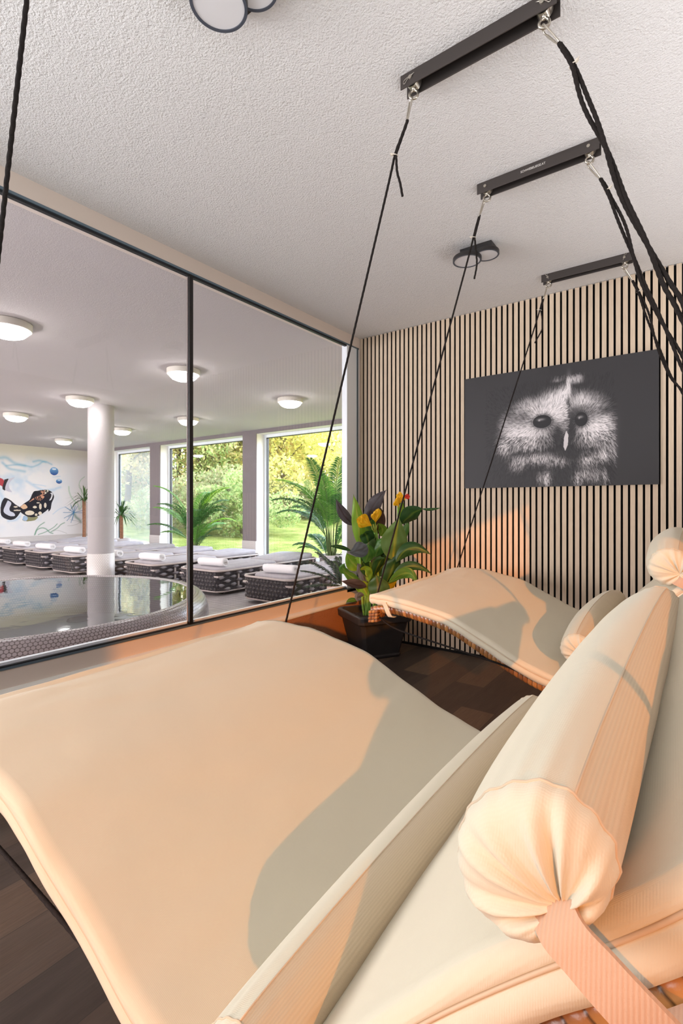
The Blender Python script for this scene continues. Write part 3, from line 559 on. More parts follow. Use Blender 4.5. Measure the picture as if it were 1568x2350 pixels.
for k in range(60):
    i = r2.randrange(len(ys)); yy, zz = Yw[ys[i], zs[i]], Zw[ys[i], zs[i]]; q = ((Yw-yy)/0.013)**2+((Zw-zz)/0.010)**2 < 1; im[q & sd_] = np.array(RGB(46, 42, 44)[:3])
fillp(P['lip'], RGB(224, 222, 224)); fillp(P['red'], RGB(178, 66, 74)); fillp(P['redtail'], RGB(52, 46, 52)); fillp(P['redtailw'], RGB(200, 196, 208))
for (a, b, ra, rb) in MURAL_BUBBLES:
    d = ((Yw-a)/ra)**2+((Zw-b)/rb)**2; q = d < 1; sh = np.clip(((Zw-b)/rb+1)/2, 0, 1)[..., None]
    im[q] = (np.array(RGB(28, 66, 140)[:3])*(1-sh)+np.array(RGB(120, 176, 220)[:3])*sh)[q]
    q = ((Yw-a)/(ra*0.5))**2+((Zw-b-rb*0.55)/(rb*0.22))**2 < 1; im[q] = np.array(RGB(226, 238, 246)[:3])
c0 = MURAL_STAR[0]
for p in MURAL_STAR[1:]:
    d = sdist_path([c0, p]); a = np.exp(-(d/0.008)**2)*0.85; im = im*(1-a[..., None])+np.array(RGB(62, 128, 172)[:3])*a[..., None]
raster_obj('wall_pool_left_mural', 1, 1, NX, NY, im, lambda U, V: np.stack([np.full_like(U, MX+0.002), my0+(my1-my0)*U, mz0+(mz1-mz0)*V], -1), M['mural'])
mo = bpy.data.objects['wall_pool_left_mural']; struct(mo, 'underwater mural with black and white spotted fish, blue bubbles and seaweed')
# ------------------------------------------------------------------ mounting beams on the ceiling
V = Vector
def ring_path(c, r, ax, ay, n=20, squash=1.0):
    return [V(c)+V(ax)*(r*math.cos(2*PI*i/n))+V(ay)*(r*squash*math.sin(2*PI*i/n)) for i in range(n)]
def make_beam(y, label, clips, text=False):
    """y: plane of the face turned to the viewer; open side of the channel looks down"""
    b = wthing('mounting_beam', label, 'ceiling beam', (1.857, y+0.025, H), 'hanging beams on the ceiling')
    x0, x1, d, h, tk = 1.607, 2.107, 0.05, 0.047, 0.004; m = MB()
    m.box(x0, x1, y, y+tk, H-h, H); m.box(x0, x1, y+d-tk, y+d, H-h, H); m.box(x0, x1, y+tk, y+d-tk, H-tk, H)
    m.build('channel', M['black_metal'], b, bevel=0.0008)
    for x, cx in ((1.645, 0), (2.068, 1)):
        zc = H-0.022
        MB().tube([(x, y-0.004, zc), (x, y+d+0.004, zc)], 0.0065, 16).build('pin', M['steel'], b, smooth=True, angle=0.6)
        MB().tube([(x, y+0.008, zc), (x, y+d-0.008, zc)], 0.0185, 24).build('rubber_bush', M['black_rubber'], b, smooth=True, angle=0.6)
        # steel strap under the bush
        yc = y+d/2; s = MB(); ns = 18
        for i in range(ns):
            a0 = PI+PI*i/ns; a1 = PI+PI*(i+1)/ns; q = []
            for a in (a0, a1):
                for rr in (0.0195, 0.0225):
                    for yy in (yc-0.013, yc+0.013): q.append((x+rr*math.cos(a), yy, zc+rr*math.sin(a)))
            s.add(q, [(0,1,5,4),(2,6,7,3),(0,4,6,2),(1,3,7,5)])
        s.box(x-0.0225, x-0.0195, yc-0.013, yc+0.013, zc, zc+0.016); s.box(x+0.0195, x+0.0225, yc-0.013, yc+0.013, zc, zc+0.016)
        s.build('strap', M['steel'], b, smooth=True, angle=0.5)
        e = MB(); e.tube(ring_path((x, yc, zc-0.041), 0.0145, (0.94, 0.34, 0), (0, 0, 1)), 0.0045, 12, closed=True)
        e.tube([(x, yc, zc-0.018), (x, yc, zc-0.029)], [0.010, 0.006], 12); e.build('eye', M['steel'], b, smooth=True)
        if clips[cx]:
            sg = 1 if clips[cx] > 0 else -1
            P_ = [(0.014, 0.006), (0.006, 0.002), (0.0, -0.006), (-0.006, -0.001), (-0.012, -0.006), (-0.020, -0.014), (-0.025, -0.011), (-0.022, -0.003), (-0.012, 0.001), (-0.003, 0.003), (0.016, 0.0065)]
            if abs(clips[cx]) == 2: P_ = [(p[1]*0.9, -p[0]*0.9) for p in P_]
            MB().tube(catmull([(x+sg*p[0], y-0.003, zc+p[1]) for p in P_], 4), 0.0009, 6).build('retaining_clip', M['steel'], b, smooth=True)
    if text:
        cu = bpy.data.curves.new('lettering', 'FONT'); cu.body = 'SCHWEBELIEGE.AT'; cu.size = 0.0135; cu.extrude = 0.0002; cu.align_x = 'CENTER'; cu.align_y = 'CENTER'
        to = bpy.data.objects.new('tmp_text', cu); COL.objects.link(to); bpy.context.view_layer.update()
        me = bpy.data.meshes.new_from_object(to.evaluated_get(bpy.context.evaluated_depsgraph_get())); bpy.data.objects.remove(to)
        xs_ = [v.co.x for v in me.vertices]; k = 0.102/(max(xs_)-min(xs_))
        me.transform(Matrix.Translation((1.853, y-0.0006, H-0.0225)) @ Matrix.Rotation(PI/2, 4, 'X') @ Matrix.Diagonal((k, 1.0, 1, 1)))
        me.materials.clear(); me.materials.append(M['letter']); o = bpy.data.objects.new('lettering', me); COL.objects.link(o); o.parent = b
        o.matrix_parent_inverse = Matrix.Translation(-V(b.location)); o['label'] = 'white printed lettering SCHWEBELIEGE.AT'
    return b
make_beam(-2.145, 'anthracite ceiling beam nearest the viewer, cut by the top edge of the photo', (1, -1))
make_beam(-1.44, 'anthracite ceiling beam with white lettering, middle one of the three in view', (0, 0), True)
make_beam(-0.335, 'anthracite ceiling beam closest to the slatted wall', (2, -2))
bm = make_beam(-3.245, 'anthracite ceiling beam above the viewer, holding the rope at the left edge', (1, -1))

def carabiner(top, bot, side, label):
    top, bot = V(top), V(bot); a = (top-bot); L = a.length; a.normalize(); s = V(side)-a*V(side).dot(a); s.normalize()
    P_ = [(0.0, 1.0), (0.10, 0.97), (0.15, 0.85), (0.13, 0.6), (0.09, 0.25), (0.07, 0.10), (0.03, 0.01), (-0.03, 0.01), (-0.07, 0.10), (-0.10, 0.3), (-0.14, 0.7), (-0.15, 0.87), (-0.09, 0.97)]
    t = wthing('carabiner', label, 'carabiner', tuple(top), 'snap hooks of the swing beds')
    m = MB(); pts = catmull([bot+a*(p[1]*L)+s*(p[0]*L) for p in P_+[P_[0]]], 5)[:-1]
    m.tube(pts, 0.0026, 9, closed=True); m.build('hook', M['steel'], t, smooth=True)
    g0 = bot+a*(0.25*L)-s*(0.095*L); g1 = bot+a*(0.72*L)-s*(0.14*L)
    MB().tube([g0, g1], 0.0034, 10).build('gate', M['steel'], t, smooth=True, angle=0.6)
    return t
def braid(m, path, r=0.0042, step=0.0022):
    P_ = resample(path, step)
    m.tube(P_, r, 10, rfun=lambda i, a: 0.86+0.20*abs(math.cos(1.5*a+i*step/0.011*1.6)), up=(0.3, 0.1, 1))
    return m
def tie(m, c, axis, side):
    c = V(c); ax = V(axis).normalized(); s = V(side); s = (s-ax*s.dot(ax)).normalized(); w = ax.cross(s)
    m.tube([c+s*(0.0095*math.cos(2*PI*i/16))+w*(0.0075*math.sin(2*PI*i/16)) for i in range(16)], 0.0016, 6, closed=True, flat=1.0)
    m.obox(c+s*0.013, s*0.0042, w*0.0035, ax*0.003); m.obox(c+s*0.0185+ax*0.002, s*0.004, w*0.0012, ax*0.001)
    return m
ROPES = 'suspension ropes of the swing beds'
def foot_rope(y, eye, ct, cb, tie_p, tail, foot, label, label_c, sd=(0.8, -0.6, 0)):
    p = lambda q: V((q[0], y, q[1]))
    carabiner(p(ct)+V((0.0, 0, 0.004)), p(cb), sd, label_c)
    t = wthing('suspension_rope', label, 'rope', tuple(p(foot)), ROPES)
    a, b, c = p(cb), p(tie_p), p(foot); o = V((0.005, -0.003, 0)); m = MB()
    braid(m, catmull([b+o*0.8, b.lerp(a, .5)+o*0.9, a+o*0.7+V((0,0,-0.002)), a+V((0, 0, 0.005)), a-o*0.7+V((0,0,-0.002)), b.lerp(a, .5)-o*0.9, b-o*0.8, b.lerp(c, .08)-o*.1, b.lerp(c, .5), c], 10))
    braid(m, catmull([b+o*0.8]+[p(q) for q in tail], 10)); m.build('rope', M['rope'], t, smooth=True)
    tie(MB(), b, a-b, (-1, -0.2, 0.1)).build('cable_tie', M['tie'], t, smooth=True, angle=0.5)
def head_rope(y, pts, label, label_c):
    p = [V((q[0], y, q[1])) for q in pts]
    carabiner(p[0]+V((-0.012, 0, -0.006)), p[1], (0.3, -0.95, 0), label_c)
    t = wthing('suspension_rope', label, 'rope', tuple(p[-1]), ROPES)
    path = resample(catmull(p[1:], 10), 0.004); n = len(path); m = MB(); Lt = n*0.004
    for sg in (1, -1):
        q = []
        for i, c in enumerate(path):
            s = i*0.004; ph = 2*PI*max(0, s-0.10)/0.62; amp = 0.0060*(1.0+0.35*math.sin(ph*1.0)) if s > 0.02 else 0.0035
            T = (path[min(i+1, n-1)]-path[max(i-1, 0)]).normalized(); u = V((0, 1, 0)); u = (u-T*u.dot(T)).normalized(); w = T.cross(u)
            q.append(c+(u*math.cos(ph+0.5)+w*math.sin(ph+0.5))*amp*sg)
        braid(m, q, 0.0058)
    m.build('rope', M['rope'], t, smooth=True)
    i = min(range(n), key=lambda k: (path[k]-p[2]).length)
    tie(MB(), p[2], p[1]-p[3], (0.9, -0.4, 0.3)).build('cable_tie', M['tie'], t, smooth=True, angle=0.5)
EYZ = H-0.022-0.052
foot_rope(-2.12, None, (1.636, EYZ), (1.618, 2.455), (1.573, 2.360), [(1.580, 2.30), (1.592, 2.255), (1.601, 2.207)], (1.047, 0.625),
    'black rope from the nearest beam to the far foot corner of the near swing bed', 'steel snap hook at the left end of the nearest beam')
foot_rope(-1.415, None, (1.632, EYZ), (1.608, 2.465), (1.583, 2.377), [(1.592, 2.32), (1.597, 2.25), (1.585, 2.185)], (1.045, 0.63),
    'black rope from the lettered beam to the near foot corner of the far swing bed', 'steel snap hook at the left end of the lettered beam', (0.2, -1, 0))
foot_rope(-0.31, None, (1.636, EYZ), (1.612, 2.455), (1.594, 2.389), [(1.606, 2.33), (1.607, 2.27), (1.575, 2.21), (1.560, 2.185)], (1.02, 0.66),
    'black rope from the beam by the slatted wall to the foot of the far bed', 'steel snap hook at the left end of the beam by the slatted wall', (0.2, -1, 0))
foot_rope(-3.25, None, (1.636, EYZ), (1.618, 2.455), (1.58, 2.36), [(1.588, 2.30), (1.60, 2.255), (1.601, 2.207)], (1.047, 0.60),
    'black rope running down the left edge of the photo to the near swing bed', 'steel snap hook above the viewer at the left end of the last beam')
ENDP = [(2.48, 1.35), (2.57, 1.00), (2.575, 0.93)]
head_rope(-2.12, [(2.075, EYZ+0.008), (2.110, 2.455), (2.145, 2.375), (2.178, 2.255), (2.224, 2.12), (2.268, 1.962), (2.318, 1.831), (2.365, 1.705), (2.40, 1.619)]+ENDP,
    'doubled black rope from the right end of the nearest beam, thickest of the ropes', 'steel snap hook at the right end of the nearest beam')
head_rope(-1.415, [(2.072, EYZ+0.008), (2.108, 2.445), (2.131, 2.390), (2.184, 2.237), (2.220, 2.108), (2.256, 1.982), (2.325, 1.802), (2.378, 1.664)]+ENDP,
    'doubled black rope from the right end of the lettered beam', 'steel snap hook at the right end of the lettered beam')
head_rope(-0.31, [(2.074, EYZ+0.008), (2.107, 2.441), (2.136, 2.370), (2.178, 2.236), (2.230, 2.041), (2.290, 1.861), (2.345, 1.765), (2.41, 1.60)]+ENDP,
    'doubled black rope from the beam by the slatted wall passing the top right picture corner', 'steel snap hook at the right end of the beam by the slatted wall')
head_rope(-3.25, [(2.074, EYZ+0.008), (2.107, 2.441), (2.136, 2.370), (2.178, 2.236), (2.230, 2.041), (2.290, 1.861), (2.36, 1.74), (2.41, 1.60)]+ENDP,
    'doubled black rope above the viewer down to the head of the near swing bed', 'steel snap hook above the viewer at the right end of the last beam')

# ------------------------------------------------------------------ twin disc ceiling lights
def twin_light(y, label):
    t = wthing('ceiling_light', label, 'ceiling light', (1.40, y+0.05, H), 'black twin disc ceiling lights')
    B(1.315, 1.497, y, y+0.085, H-0.045, H).build('housing', M['lamp_black'], t, bevel=0.0015)
    for (cx, cy, r, z) in ((1.362, y-0.008, 0.079, H-0.083), (1.462, y+0.025, 0.068, H-0.066)):
        m = MB().lathe([(0.0, 0.022), (r*0.96, 0.022), (r, 0.018), (r, 0.0), (r*0.985, -0.001)], (cx, cy, z), 64, capb=False)
        d = m.build('disc', M['lamp_black'], t, smooth=True, angle=0.5)
        MB().lathe([(r*0.987, -0.0005), (r*0.985, -0.002), (r*0.885, -0.002), (r*0.88, 0.003)], (cx, cy, z), 64).build('bezel', M['lamp_rim'], d, smooth=True, angle=0.5)
        MB().lathe([(0.0, 0.0), (r*0.885, 0.0008), (r*0.886, 0.004)], (cx, cy, z), 64).build('diffuser', M['lamp_off'], d, smooth=True, angle=0.5)
        MB().tube([(cx, cy, z+0.02), (cx, cy+0.0, H-0.04)], 0.012, 16).build('pivot', M['lamp_black'], t, smooth=True, angle=0.6)
twin_light(-2.715, 'black twin disc ceiling light at the top edge, nearest the viewer')
twin_light(-0.94, 'black twin disc ceiling light between the middle and farthest beam')

# ------------------------------------------------------------------ swing beds
PROF = [(1.012, 0.650), (1.06, 0.664), (1.15, 0.674), (1.30, 0.660), (1.50, 0.617), (1.68, 0.533), (1.81, 0.474), (1.90, 0.441), (1.955, 0.432), (2.00, 0.452), (2.10, 0.560), (2.20, 0.676), (2.30, 0.780), (2.39, 0.864), (2.44, 0.914), (2.50, 0.958), (2.55, 0.982), (2.59, 0.988)]
prof = catmull([(p[0], 0, p[1]) for p in PROF], 12)
def seg_of(x0, x1):
    s = [p for p in prof if x0 <= p.x <= x1]; return s
def frame_at(path, i):
    a, b = path[max(i-1, 0)], path[min(i+1, len(path)-1)]; T = (b-a).normalized(); return T, V((-T.z, 0, T.x))
W2 = 0.56
def pad(name, path, yc, tilt, label, group, bow, seed, ends):
    """fitted cushion following the bed curve; bow pulls the foot hem in between its corners"""
    t = wthing(name, label, 'mattress', (path[0].x, yc, path[0].z-0.05), group)
    n = len(path); nv = 46; rnd = random.Random(seed); ph = [rnd.uniform(0, 6) for _ in range(6)]
    sect = []       # (across -1..1, height below the top edge)
    for k in range(nv+1):
        a = -1+2*k/nv; a = math.copysign(abs(a)**0.8, a); sect.append((a, 0.010*(1-a**4)+0.002))
    side = [(1.004, -0.008), (1.010, -0.014), (1.000, -0.018), (1.010, -0.022), (1.012, -0.036), (1.004, -0.048)]
    under = [(0.9, -0.049), (0.5, -0.049), (0.0, -0.049), (-0.5, -0.049), (-0.9, -0.049)]
    ringp = sect+side+under+[(-s[0], s[1]) for s in side[::-1]]
    def pt(i, a, h):
        T, N = frame_at(path, i); c = path[i]; s = i/(n-1); w = W2
        wr = 0.0018*math.sin(c.x*31+ph[0]+a*3)*max(0, abs(a)-0.55)*2+0.0022*mnoise.noise(V((c.x*16, a*5, seed)))
        if h > -0.01: h += wr+0.004*mnoise.noise(V((c.x*3, a*2.2, seed+9)))*(1-a*a)
        if h < -0.03: h += 0.004*mnoise.noise(V((c.x*14, a, seed+4)))*(1 if abs(a) > 0.95 else 0)
        edge = 1.0
        if ends[0]: edge = min(edge, 1-0.0*s)
        b = bow*(1-a*a)*max(0, 1-s*2.2)**1.5 if bow else 0
        if bow: h += 0.016*a**6*max(0, 1-s*3.5)**1.5
        b -= (0.022 if yc < -2 else 0.042)*a*max(0, 1-s*1.6) if bow else 0
        q = c+N*h+T*b
        y = yc+a*w*(1+0.004*math.sin(c.x*23+ph[1]))
        return V((q.x, y, q.z+tilt*(y-(yc-W2))/(2*W2)))
    m = MB(); rings = []; R_ = len(ringp); vs = []
    for i in range(n): vs += [pt(i, a, h) for a, h in ringp]
    fs = [(i*R_+k, i*R_+(k+1) % R_, (i+1)*R_+(k+1) % R_, (i+1)*R_+k) for i in range(n-1) for k in range(R_)]
    # rounded ends
    for e, i in ((0, 0), (1, n-1)):
        T, N = frame_at(path, i); o = len(vs); sg = -1 if e == 0 else 1; mid = -0.024; last = [i*R_+k for k in range(R_)]
        for st, (out, shr) in enumerate(((0.006, 0.85), (0.010, 0.5), (0.0105, 0.0))):
            cur = []
            for k, (a, h) in enumerate(ringp):
                h2 = mid+(h-mid)*shr; q = pt(i, a*(1-0.004*st), h2); q = q+T*sg*out; cur.append(len(vs)); vs.append(q)
            for k in range(R_): fs.append((last[k], last[(k+1) % R_], cur[(k+1) % R_], cur[k]))
            last = cur
    m.add(vs, fs); m.build('cover', M['cream'], t, smooth=True, normals=True)
    for sg in (-1, 1):
        zp = MB(); zp.tube([pt(i, sg*1.0035, -0.018)+V((0, sg*0.001, 0)) for i in range(0, n, 2)], 0.0022, 6); zp.build('zip_piping', M['piping'], t, smooth=True)
    return t, pt
def wrapped(m, path, ry, rn, pitch, rnd, sidev=(0, 1, 0), tint=1.0):
    """rattan tube bound with flat strips: each turn bulges and has its own shade"""
    P_ = resample(path, pitch/8); n = len(P_); seg = 14; vs = []; cs = []
    shades = [rnd.choice([(0.32, 0.135, 0.04), (0.26, 0.10, 0.03), (0.44, 0.20, 0.06), (0.20, 0.085, 0.03), (0.38, 0.17, 0.05)]) for _ in range(n//8+3)]
    for i in range(n):
        T = (P_[min(i+1, n-1)]-P_[max(i-1, 0)]).normalized(); u = V(sidev); u = (u-T*u.dot(T)).normalized(); w = T.cross(u)
        for k in range(seg):
            a = 2*PI*k/seg; tw = i/8+0.35*math.sin(a); f = tw-math.floor(tw); bul = 0.90+0.13*math.sin(PI*f)**0.45
            ca, sa = math.cos(a), math.sin(a); e = 0.75
            vs.append(P_[i]+u*(math.copysign(abs(ca)**e, ca)*ry*bul)+w*(math.copysign(abs(sa)**e, sa)*rn*bul))
            c = shades[int(math.floor(tw)) % len(shades)]; dk = 0.22 if f < 0.09 or f > 0.93 else 1.0
            cs.append(tuple(q*dk*tint for q in c))
    fs = [(i*seg+k, i*seg+(k+1) % seg, (i+1)*seg+(k+1) % seg, (i+1)*seg+k) for i in range(n-1) for k in range(seg)]
    fs.append(tuple(range(seg))[::-1]); fs.append(tuple((n-1)*seg+k for k in range(seg)))
    m.add(vs, fs, cs); return m
def weave_block(m, c, ax, ay, az, rnd, nx=3, nz=5):
    """end block wrapped with crossing strips"""
    for i in range(nx):
        for k in range(nz):
            cc = V(c)+ax*(-1+(2*i+1)/nx)+az*(-1+(2*k+1)/nz); s = rnd.choice([(0.36, 0.16, 0.045), (0.27, 0.11, 0.035), (0.44, 0.21, 0.06)])
            b = 1.0 if (i+k) % 2 else 0.9
            m.obox(cc, ax*(0.94/nx), ay*(1.0*b+0.05), az*(0.92/nz), s)
    m.obox(c, ax*0.97, ay*0.9, az*0.97, (0.05, 0.02, 0.008)); return m
def swing_bed(yc, tilt, label, which, seed):
    rnd = random.Random(seed)
    t = wthing('hanging_lounger', label, 'swing bed', (1.955, yc, 0.34), 'hanging wicker swing beds')
    full = [p for p in prof]
    def off(y, d, pl=full):
        out = []
        for i in range(len(pl)):
            T, N = frame_at(pl, i); q = pl[i]+N*d; out.append(V((q.x, y, q.z+tilt*(y-(yc-W2))/(2*W2))))
        return out
    for sg in (-1, 1):
        wrapped(MB(), [V((p.x, p.y+sg*0.024*min(1, max(0, (p.x-1.9)/0.2)), p.z)) for p in off(yc+sg*(W2-0.045), -0.070)], 0.018, 0.022, 0.021, rnd).build('side_rail', M['wicker'], t, smooth=True)
    dk = MB(); pl = full[::3]
    for sg_, d in ((1, -0.054), (1, -0.066)): pass
    a = off(yc-W2+0.03, -0.056)[::3]; b = off(yc+W2-0.03, -0.056)[::3]; nn = len(a); nv = 40; vs = []; cs = []
    for i in range(nn):
        for k in range(nv+1):
            q = a[i].lerp(b[i], k/nv); q = q+V((0, 0, 0.003*(1 if (i+k) % 2 else -1))); vs.append(q); cs.append((0.22, 0.09, 0.03) if (i+k) % 2 else (0.14, 0.06, 0.02))
    fs = [(i*(nv+1)+k, i*(nv+1)+k+1, (i+1)*(nv+1)+k+1, (i+1)*(nv+1)+k) for i in range(nn-1) for k in range(nv)]
    dk.add(vs, fs, cs); o = dk.build('woven_deck', M['wicker'], t); sm = o.modifiers.new('thickness', 'SOLIDIFY'); sm.thickness = 0.008; sm.offset = -1
    for nm, x, dz in (('foot_crossbar', 1.045, -0.092), ('middle_crossbar', 1.965, -0.10), ('head_crossbar', 2.565, -0.085)):
        i = min(range(len(full)), key=lambda k: abs(full[k].x-x)); T, N = frame_at(full, i); q = full[i]+N*dz
        wrapped(MB(), [V((q.x, yc-W2+0.03, q.z)), V((q.x, yc+W2-0.03, q.z+tilt))], 0.022, 0.022, 0.03, rnd, (1, 0, 0)).build(nm, M['wicker'], t, smooth=True)
    for sg in (-1, 1):
        yy = yc+sg*(W2-0.024); dz = tilt*(sg+1)/2
        weave_block(MB(), (1.060 if sg < 0 else 1.02, yy, 0.566+dz), V((0.026, 0.004, 0.004)), V((0, 0.022, 0)), V((0.002, 0, 0.032)), rnd, 3, 4).build('corner_block', M['wicker'], t, bevel=0.003)
        m = MB()
        for k in range(5):
            cc = V((1.945+k*0.017, yy, 0.358+dz+0.003*k)); m.tube([cc+V((-0.006, 0, 0.046)), cc+V((0, sg*0.004, 0)), cc+V((0.006, 0, -0.034))], 0.0095, 10, colfun=lambda i, k=k: [(0.40, 0.17, 0.045), (0.30, 0.12, 0.035), (0.46, 0.20, 0.055)][k % 3])
        m.build('corner_block', M['wicker'], t, smooth=True, angle=0.7)
        # cord tensioned below the bed from the foot corner to the fold
        braid(MB(), catmull([(1.075, yy-0.005*sg, 0.566+dz), (1.19, yy, 0.515+dz), (1.50, yy, 0.468+dz), (1.76, yy, 0.428+dz), (1.95, yy, 0.372+dz)], 10), 0.0042).build('tension_rope', M['rope'], t, smooth=True)
    fp = [p for p in prof if p.x <= 1.948]; hp = [p for p in prof if p.x >= 1.962]
    g = 'cream mattress pads of the swing beds'
    mt, ptf = pad('seat_mattress', fp, yc, tilt, which[0], g, 0.10, seed, (1, 0))
    mh, pth = pad('back_mattress', hp, yc, tilt, which[1], g, 0.0, seed+1, (0, 0))
    # loops that hold the pads to the frame (part of the mattress)
    def band(pts, w_dir, w, nm, par, mat='strap', th=0.0018):
        P_ = catmull(pts, 8); m = MB(); wv = V(w_dir).normalized()*w/2; vs = []
        for i, p in enumerate(P_):
            T = (P_[min(i+1, len(P_)-1)]-P_[max(i-1, 0)]).normalized(); n_ = T.cross(wv.normalized()).normalized()*th
            vs += [p-wv-n_, p+wv-n_, p+wv+n_, p-wv+n_]
        fs = []
        for i in range(len(P_)-1):
            for k in range(4): fs.append((i*4+k, i*4+(k+1) % 4, (i+1)*4+(k+1) % 4, (i+1)*4+k))
        fs += [(3, 2, 1, 0), tuple((len(P_)-1)*4+k for k in range(4))]
        m.add(vs, fs); return m.build(nm, M[mat], par, smooth=True, angle=0.8)
    yn = yc-W2
    def loop(x, par):
        i = min(range(len(prof)), key=lambda k: abs(prof[k].x-x)); T, N = frame_at(prof, i); c = prof[i]
        P_ = [c+N*-0.024, c+N*-0.05+T*0.012, c+N*-0.078+T*0.022, c+N*-0.098+T*0.03, c+N*-0.10+T*0.035]
        ys = [yn-0.007, yn-0.006, yn-0.004, yn+0.006, yn+0.03]
        band([V((p.x, y, p.z)) for p, y in zip(P_, ys)], T, 0.026, 'holding_loop', par, 'cream')
    loop(1.135, mt); loop(2.03, mh)
    return t, band
# ---- bolsters lying across the back section
def roll(name, label, c, r, yc, half, seed, cat, flat=1.0, axis_dir=(-0.72, 0.70), strapend=None, band=None, swell=0.28, tilt=0.0, rib0=1.25):
    """c: (x, z) of the axis; section is widest along the slope of the mattress"""
    t = wthing(name, label, cat, (c[0], yc, c[1]-r), 'cream bolsters on the swing beds')
    n_ = V((axis_dir[0], 0, axis_dir[1])).normalized(); s_ = V((n_.z, 0, -n_.x)); seg = 72; ny = 70; rnd = random.Random(seed)
    ph = [rnd.uniform(0, 6) for _ in range(8)]
    def P_(u, a):      # u -1..1 along y
        e = abs(u); rb = r*(1+swell*(1-u*u)**0.8)
        fl = 0.80+0.2*e**3
        ca, sa = math.cos(a), math.sin(a)
        k = 1+0.012*math.sin(5*a+ph[0]+u*3)+0.020*e**6*math.sin(17*a+ph[1])+0.012*mnoise.noise(V((math.cos(a)*1.5, u*5, seed)))
        sn = rb*k*(math.copysign(abs(ca)**0.95, ca))*flat; ss = rb*k*sa*1.04
        base = -(rb-r)*0.0
        lift = (rb*flat-r*flat)*0.9
        q = V((c[0], 0, c[1]))+n_*(sn+lift)+s_*ss
        return V((q.x, yc+u*half, q.z+tilt*(yc+u*half-(yc-W2))/(2*W2)))
    m = MB(); vs = [P_(-1+2*i/ny, 2*PI*k/seg) for i in range(ny+1) for k in range(seg)]
    fs = [(i*seg+k, i*seg+(k+1) % seg, (i+1)*seg+(k+1) % seg, (i+1)*seg+k) for i in range(ny) for k in range(seg)]
    # ribbed side: the quarter turned away from the foot end
    f1 = []; f2 = []
    for j, f in enumerate(fs):
        a = 2*PI*((j % seg)+0.5)/seg
        (f2 if rib0 < a < 2.9 else f1).append(f)
    m.add(vs, f1); m.build('cover', M['cream'], t, smooth=True)
    m2 = MB(); m2.add(vs, f2); m2.build('ribbed_panel', M['cream_rib'], t, smooth=True)['label'] = 'ribbed beige side panel'
    for a in (rib0, 2.9):
        MB().tube([P_(-1+2*i/ny, a)+n_*0.0005 for i in range(ny+1)], 0.0011, 6).build('seam', M['piping'], t, smooth=True)
    # gathered end caps
    for sg in (-1, 1):
        cv = []; prof_ = [(1.0, 0.0), (0.985, 0.010), (0.93, 0.020), (0.80, 0.030), (0.6, 0.035), (0.38, 0.034), (0.18, 0.030), (0.03, 0.022)]
        cen = V((c[0], 0, c[1]))-n_*r*0.62*flat+s_*r*0.1
        for (f, o) in prof_:
            for k in range(seg):
                a = 2*PI*k/seg; p = P_(sg, a); pl = (1-f)*f*4*0.0035*(math.sin(9*a+ph[2])+0.6*math.sin(14*a+ph[3])); pc = V((cen.x, p.y, cen.z+tilt*(p.y-(yc-W2))/(2*W2)))
                q = pc+(p-pc)*f; q.y = p.y+sg*(o*r/0.075+pl); cv.append(q)
        fs = [(i*seg+k, i*seg+(k+1) % seg, (i+1)*seg+(k+1) % seg, (i+1)*seg+k) for i in range(len(prof_)-1) for k in range(seg)]
        fs.append(tuple((len(prof_)-1)*seg+k for k in range(seg)))
        e = MB(); e.add(cv, fs); cap = e.build('gathered_end', M['cream'], t, smooth=True)
        MB().tube([P_(sg, 2*PI*k/seg)+V((0, sg*0.001, 0)) for k in range(seg)], 0.0013, 6, closed=True).build('cap_seam', M['piping'], cap, smooth=True)
        # dog ear where the panel seams meet the cap
    if strapend and band:
        band(strapend, s_, 0.036, 'fixing_strap', t)['label'] = 'tan webbing strap'
    return t
bedA, band = swing_bed(-2.715, 0.0, 'near wicker swing bed in the foreground hanging closest to the viewer',
    ('cream seat mattress on the near swing bed filling the lower left of the photo', 'cream back mattress rising at the lower right of the photo on the near swing bed'), 11)
bedB, band2 = swing_bed(-0.905, 0.035, 'far wicker swing bed hanging in front of the slatted wall',
    ('cream seat mattress on the far swing bed beside the planter', 'cream back mattress on the far swing bed in front of the slatted wall'), 12)
def strap_pts(yc, xc, zc, y0):
    return [V((xc, y0+0.022, zc)), V((xc+0.014, y0-0.006, zc-0.006)), V((xc+0.034, y0-0.014, zc-0.014)), V((xc+0.056, y0-0.016, zc-0.027)), V((xc+0.074, y0-0.008, zc-0.045)), V((xc+0.080, y0+0.012, zc-0.062)), V((xc+0.070, y0+0.05, zc-0.075))]
roll('neck_bolster', 'large cream neck bolster with tan strap on the near swing bed, in the foreground', (2.340, 0.882), 0.060, -2.715, 0.535, 31, 'bolster', flat=0.80, swell=0.22, strapend=strap_pts(0, 2.352, 0.868, -3.275), band=band)
roll('lumbar_bolster', 'long cream lumbar bolster on the near swing bed, cut by the bottom edge', (2.047, 0.548), 0.047, -2.715, 0.555, 32, 'bolster', flat=0.95, swell=0.2, rib0=0.8)
roll('neck_bolster', 'cream neck bolster at the right edge on the far swing bed', (2.338, 0.912), 0.066, -0.905, 0.53, 33, 'bolster', strapend=strap_pts(0, 2.352, 0.872, -1.465), band=band2, tilt=0.035)
roll('lumbar_bolster', 'cream lumbar bolster low in the fold of the far swing bed', (2.022, 0.556), 0.058, -0.905, 0.53, 34, 'bolster', strapend=strap_pts(0, 2.048, 0.520, -1.46), band=band2, swell=0.30, tilt=0.035, rib0=0.8)

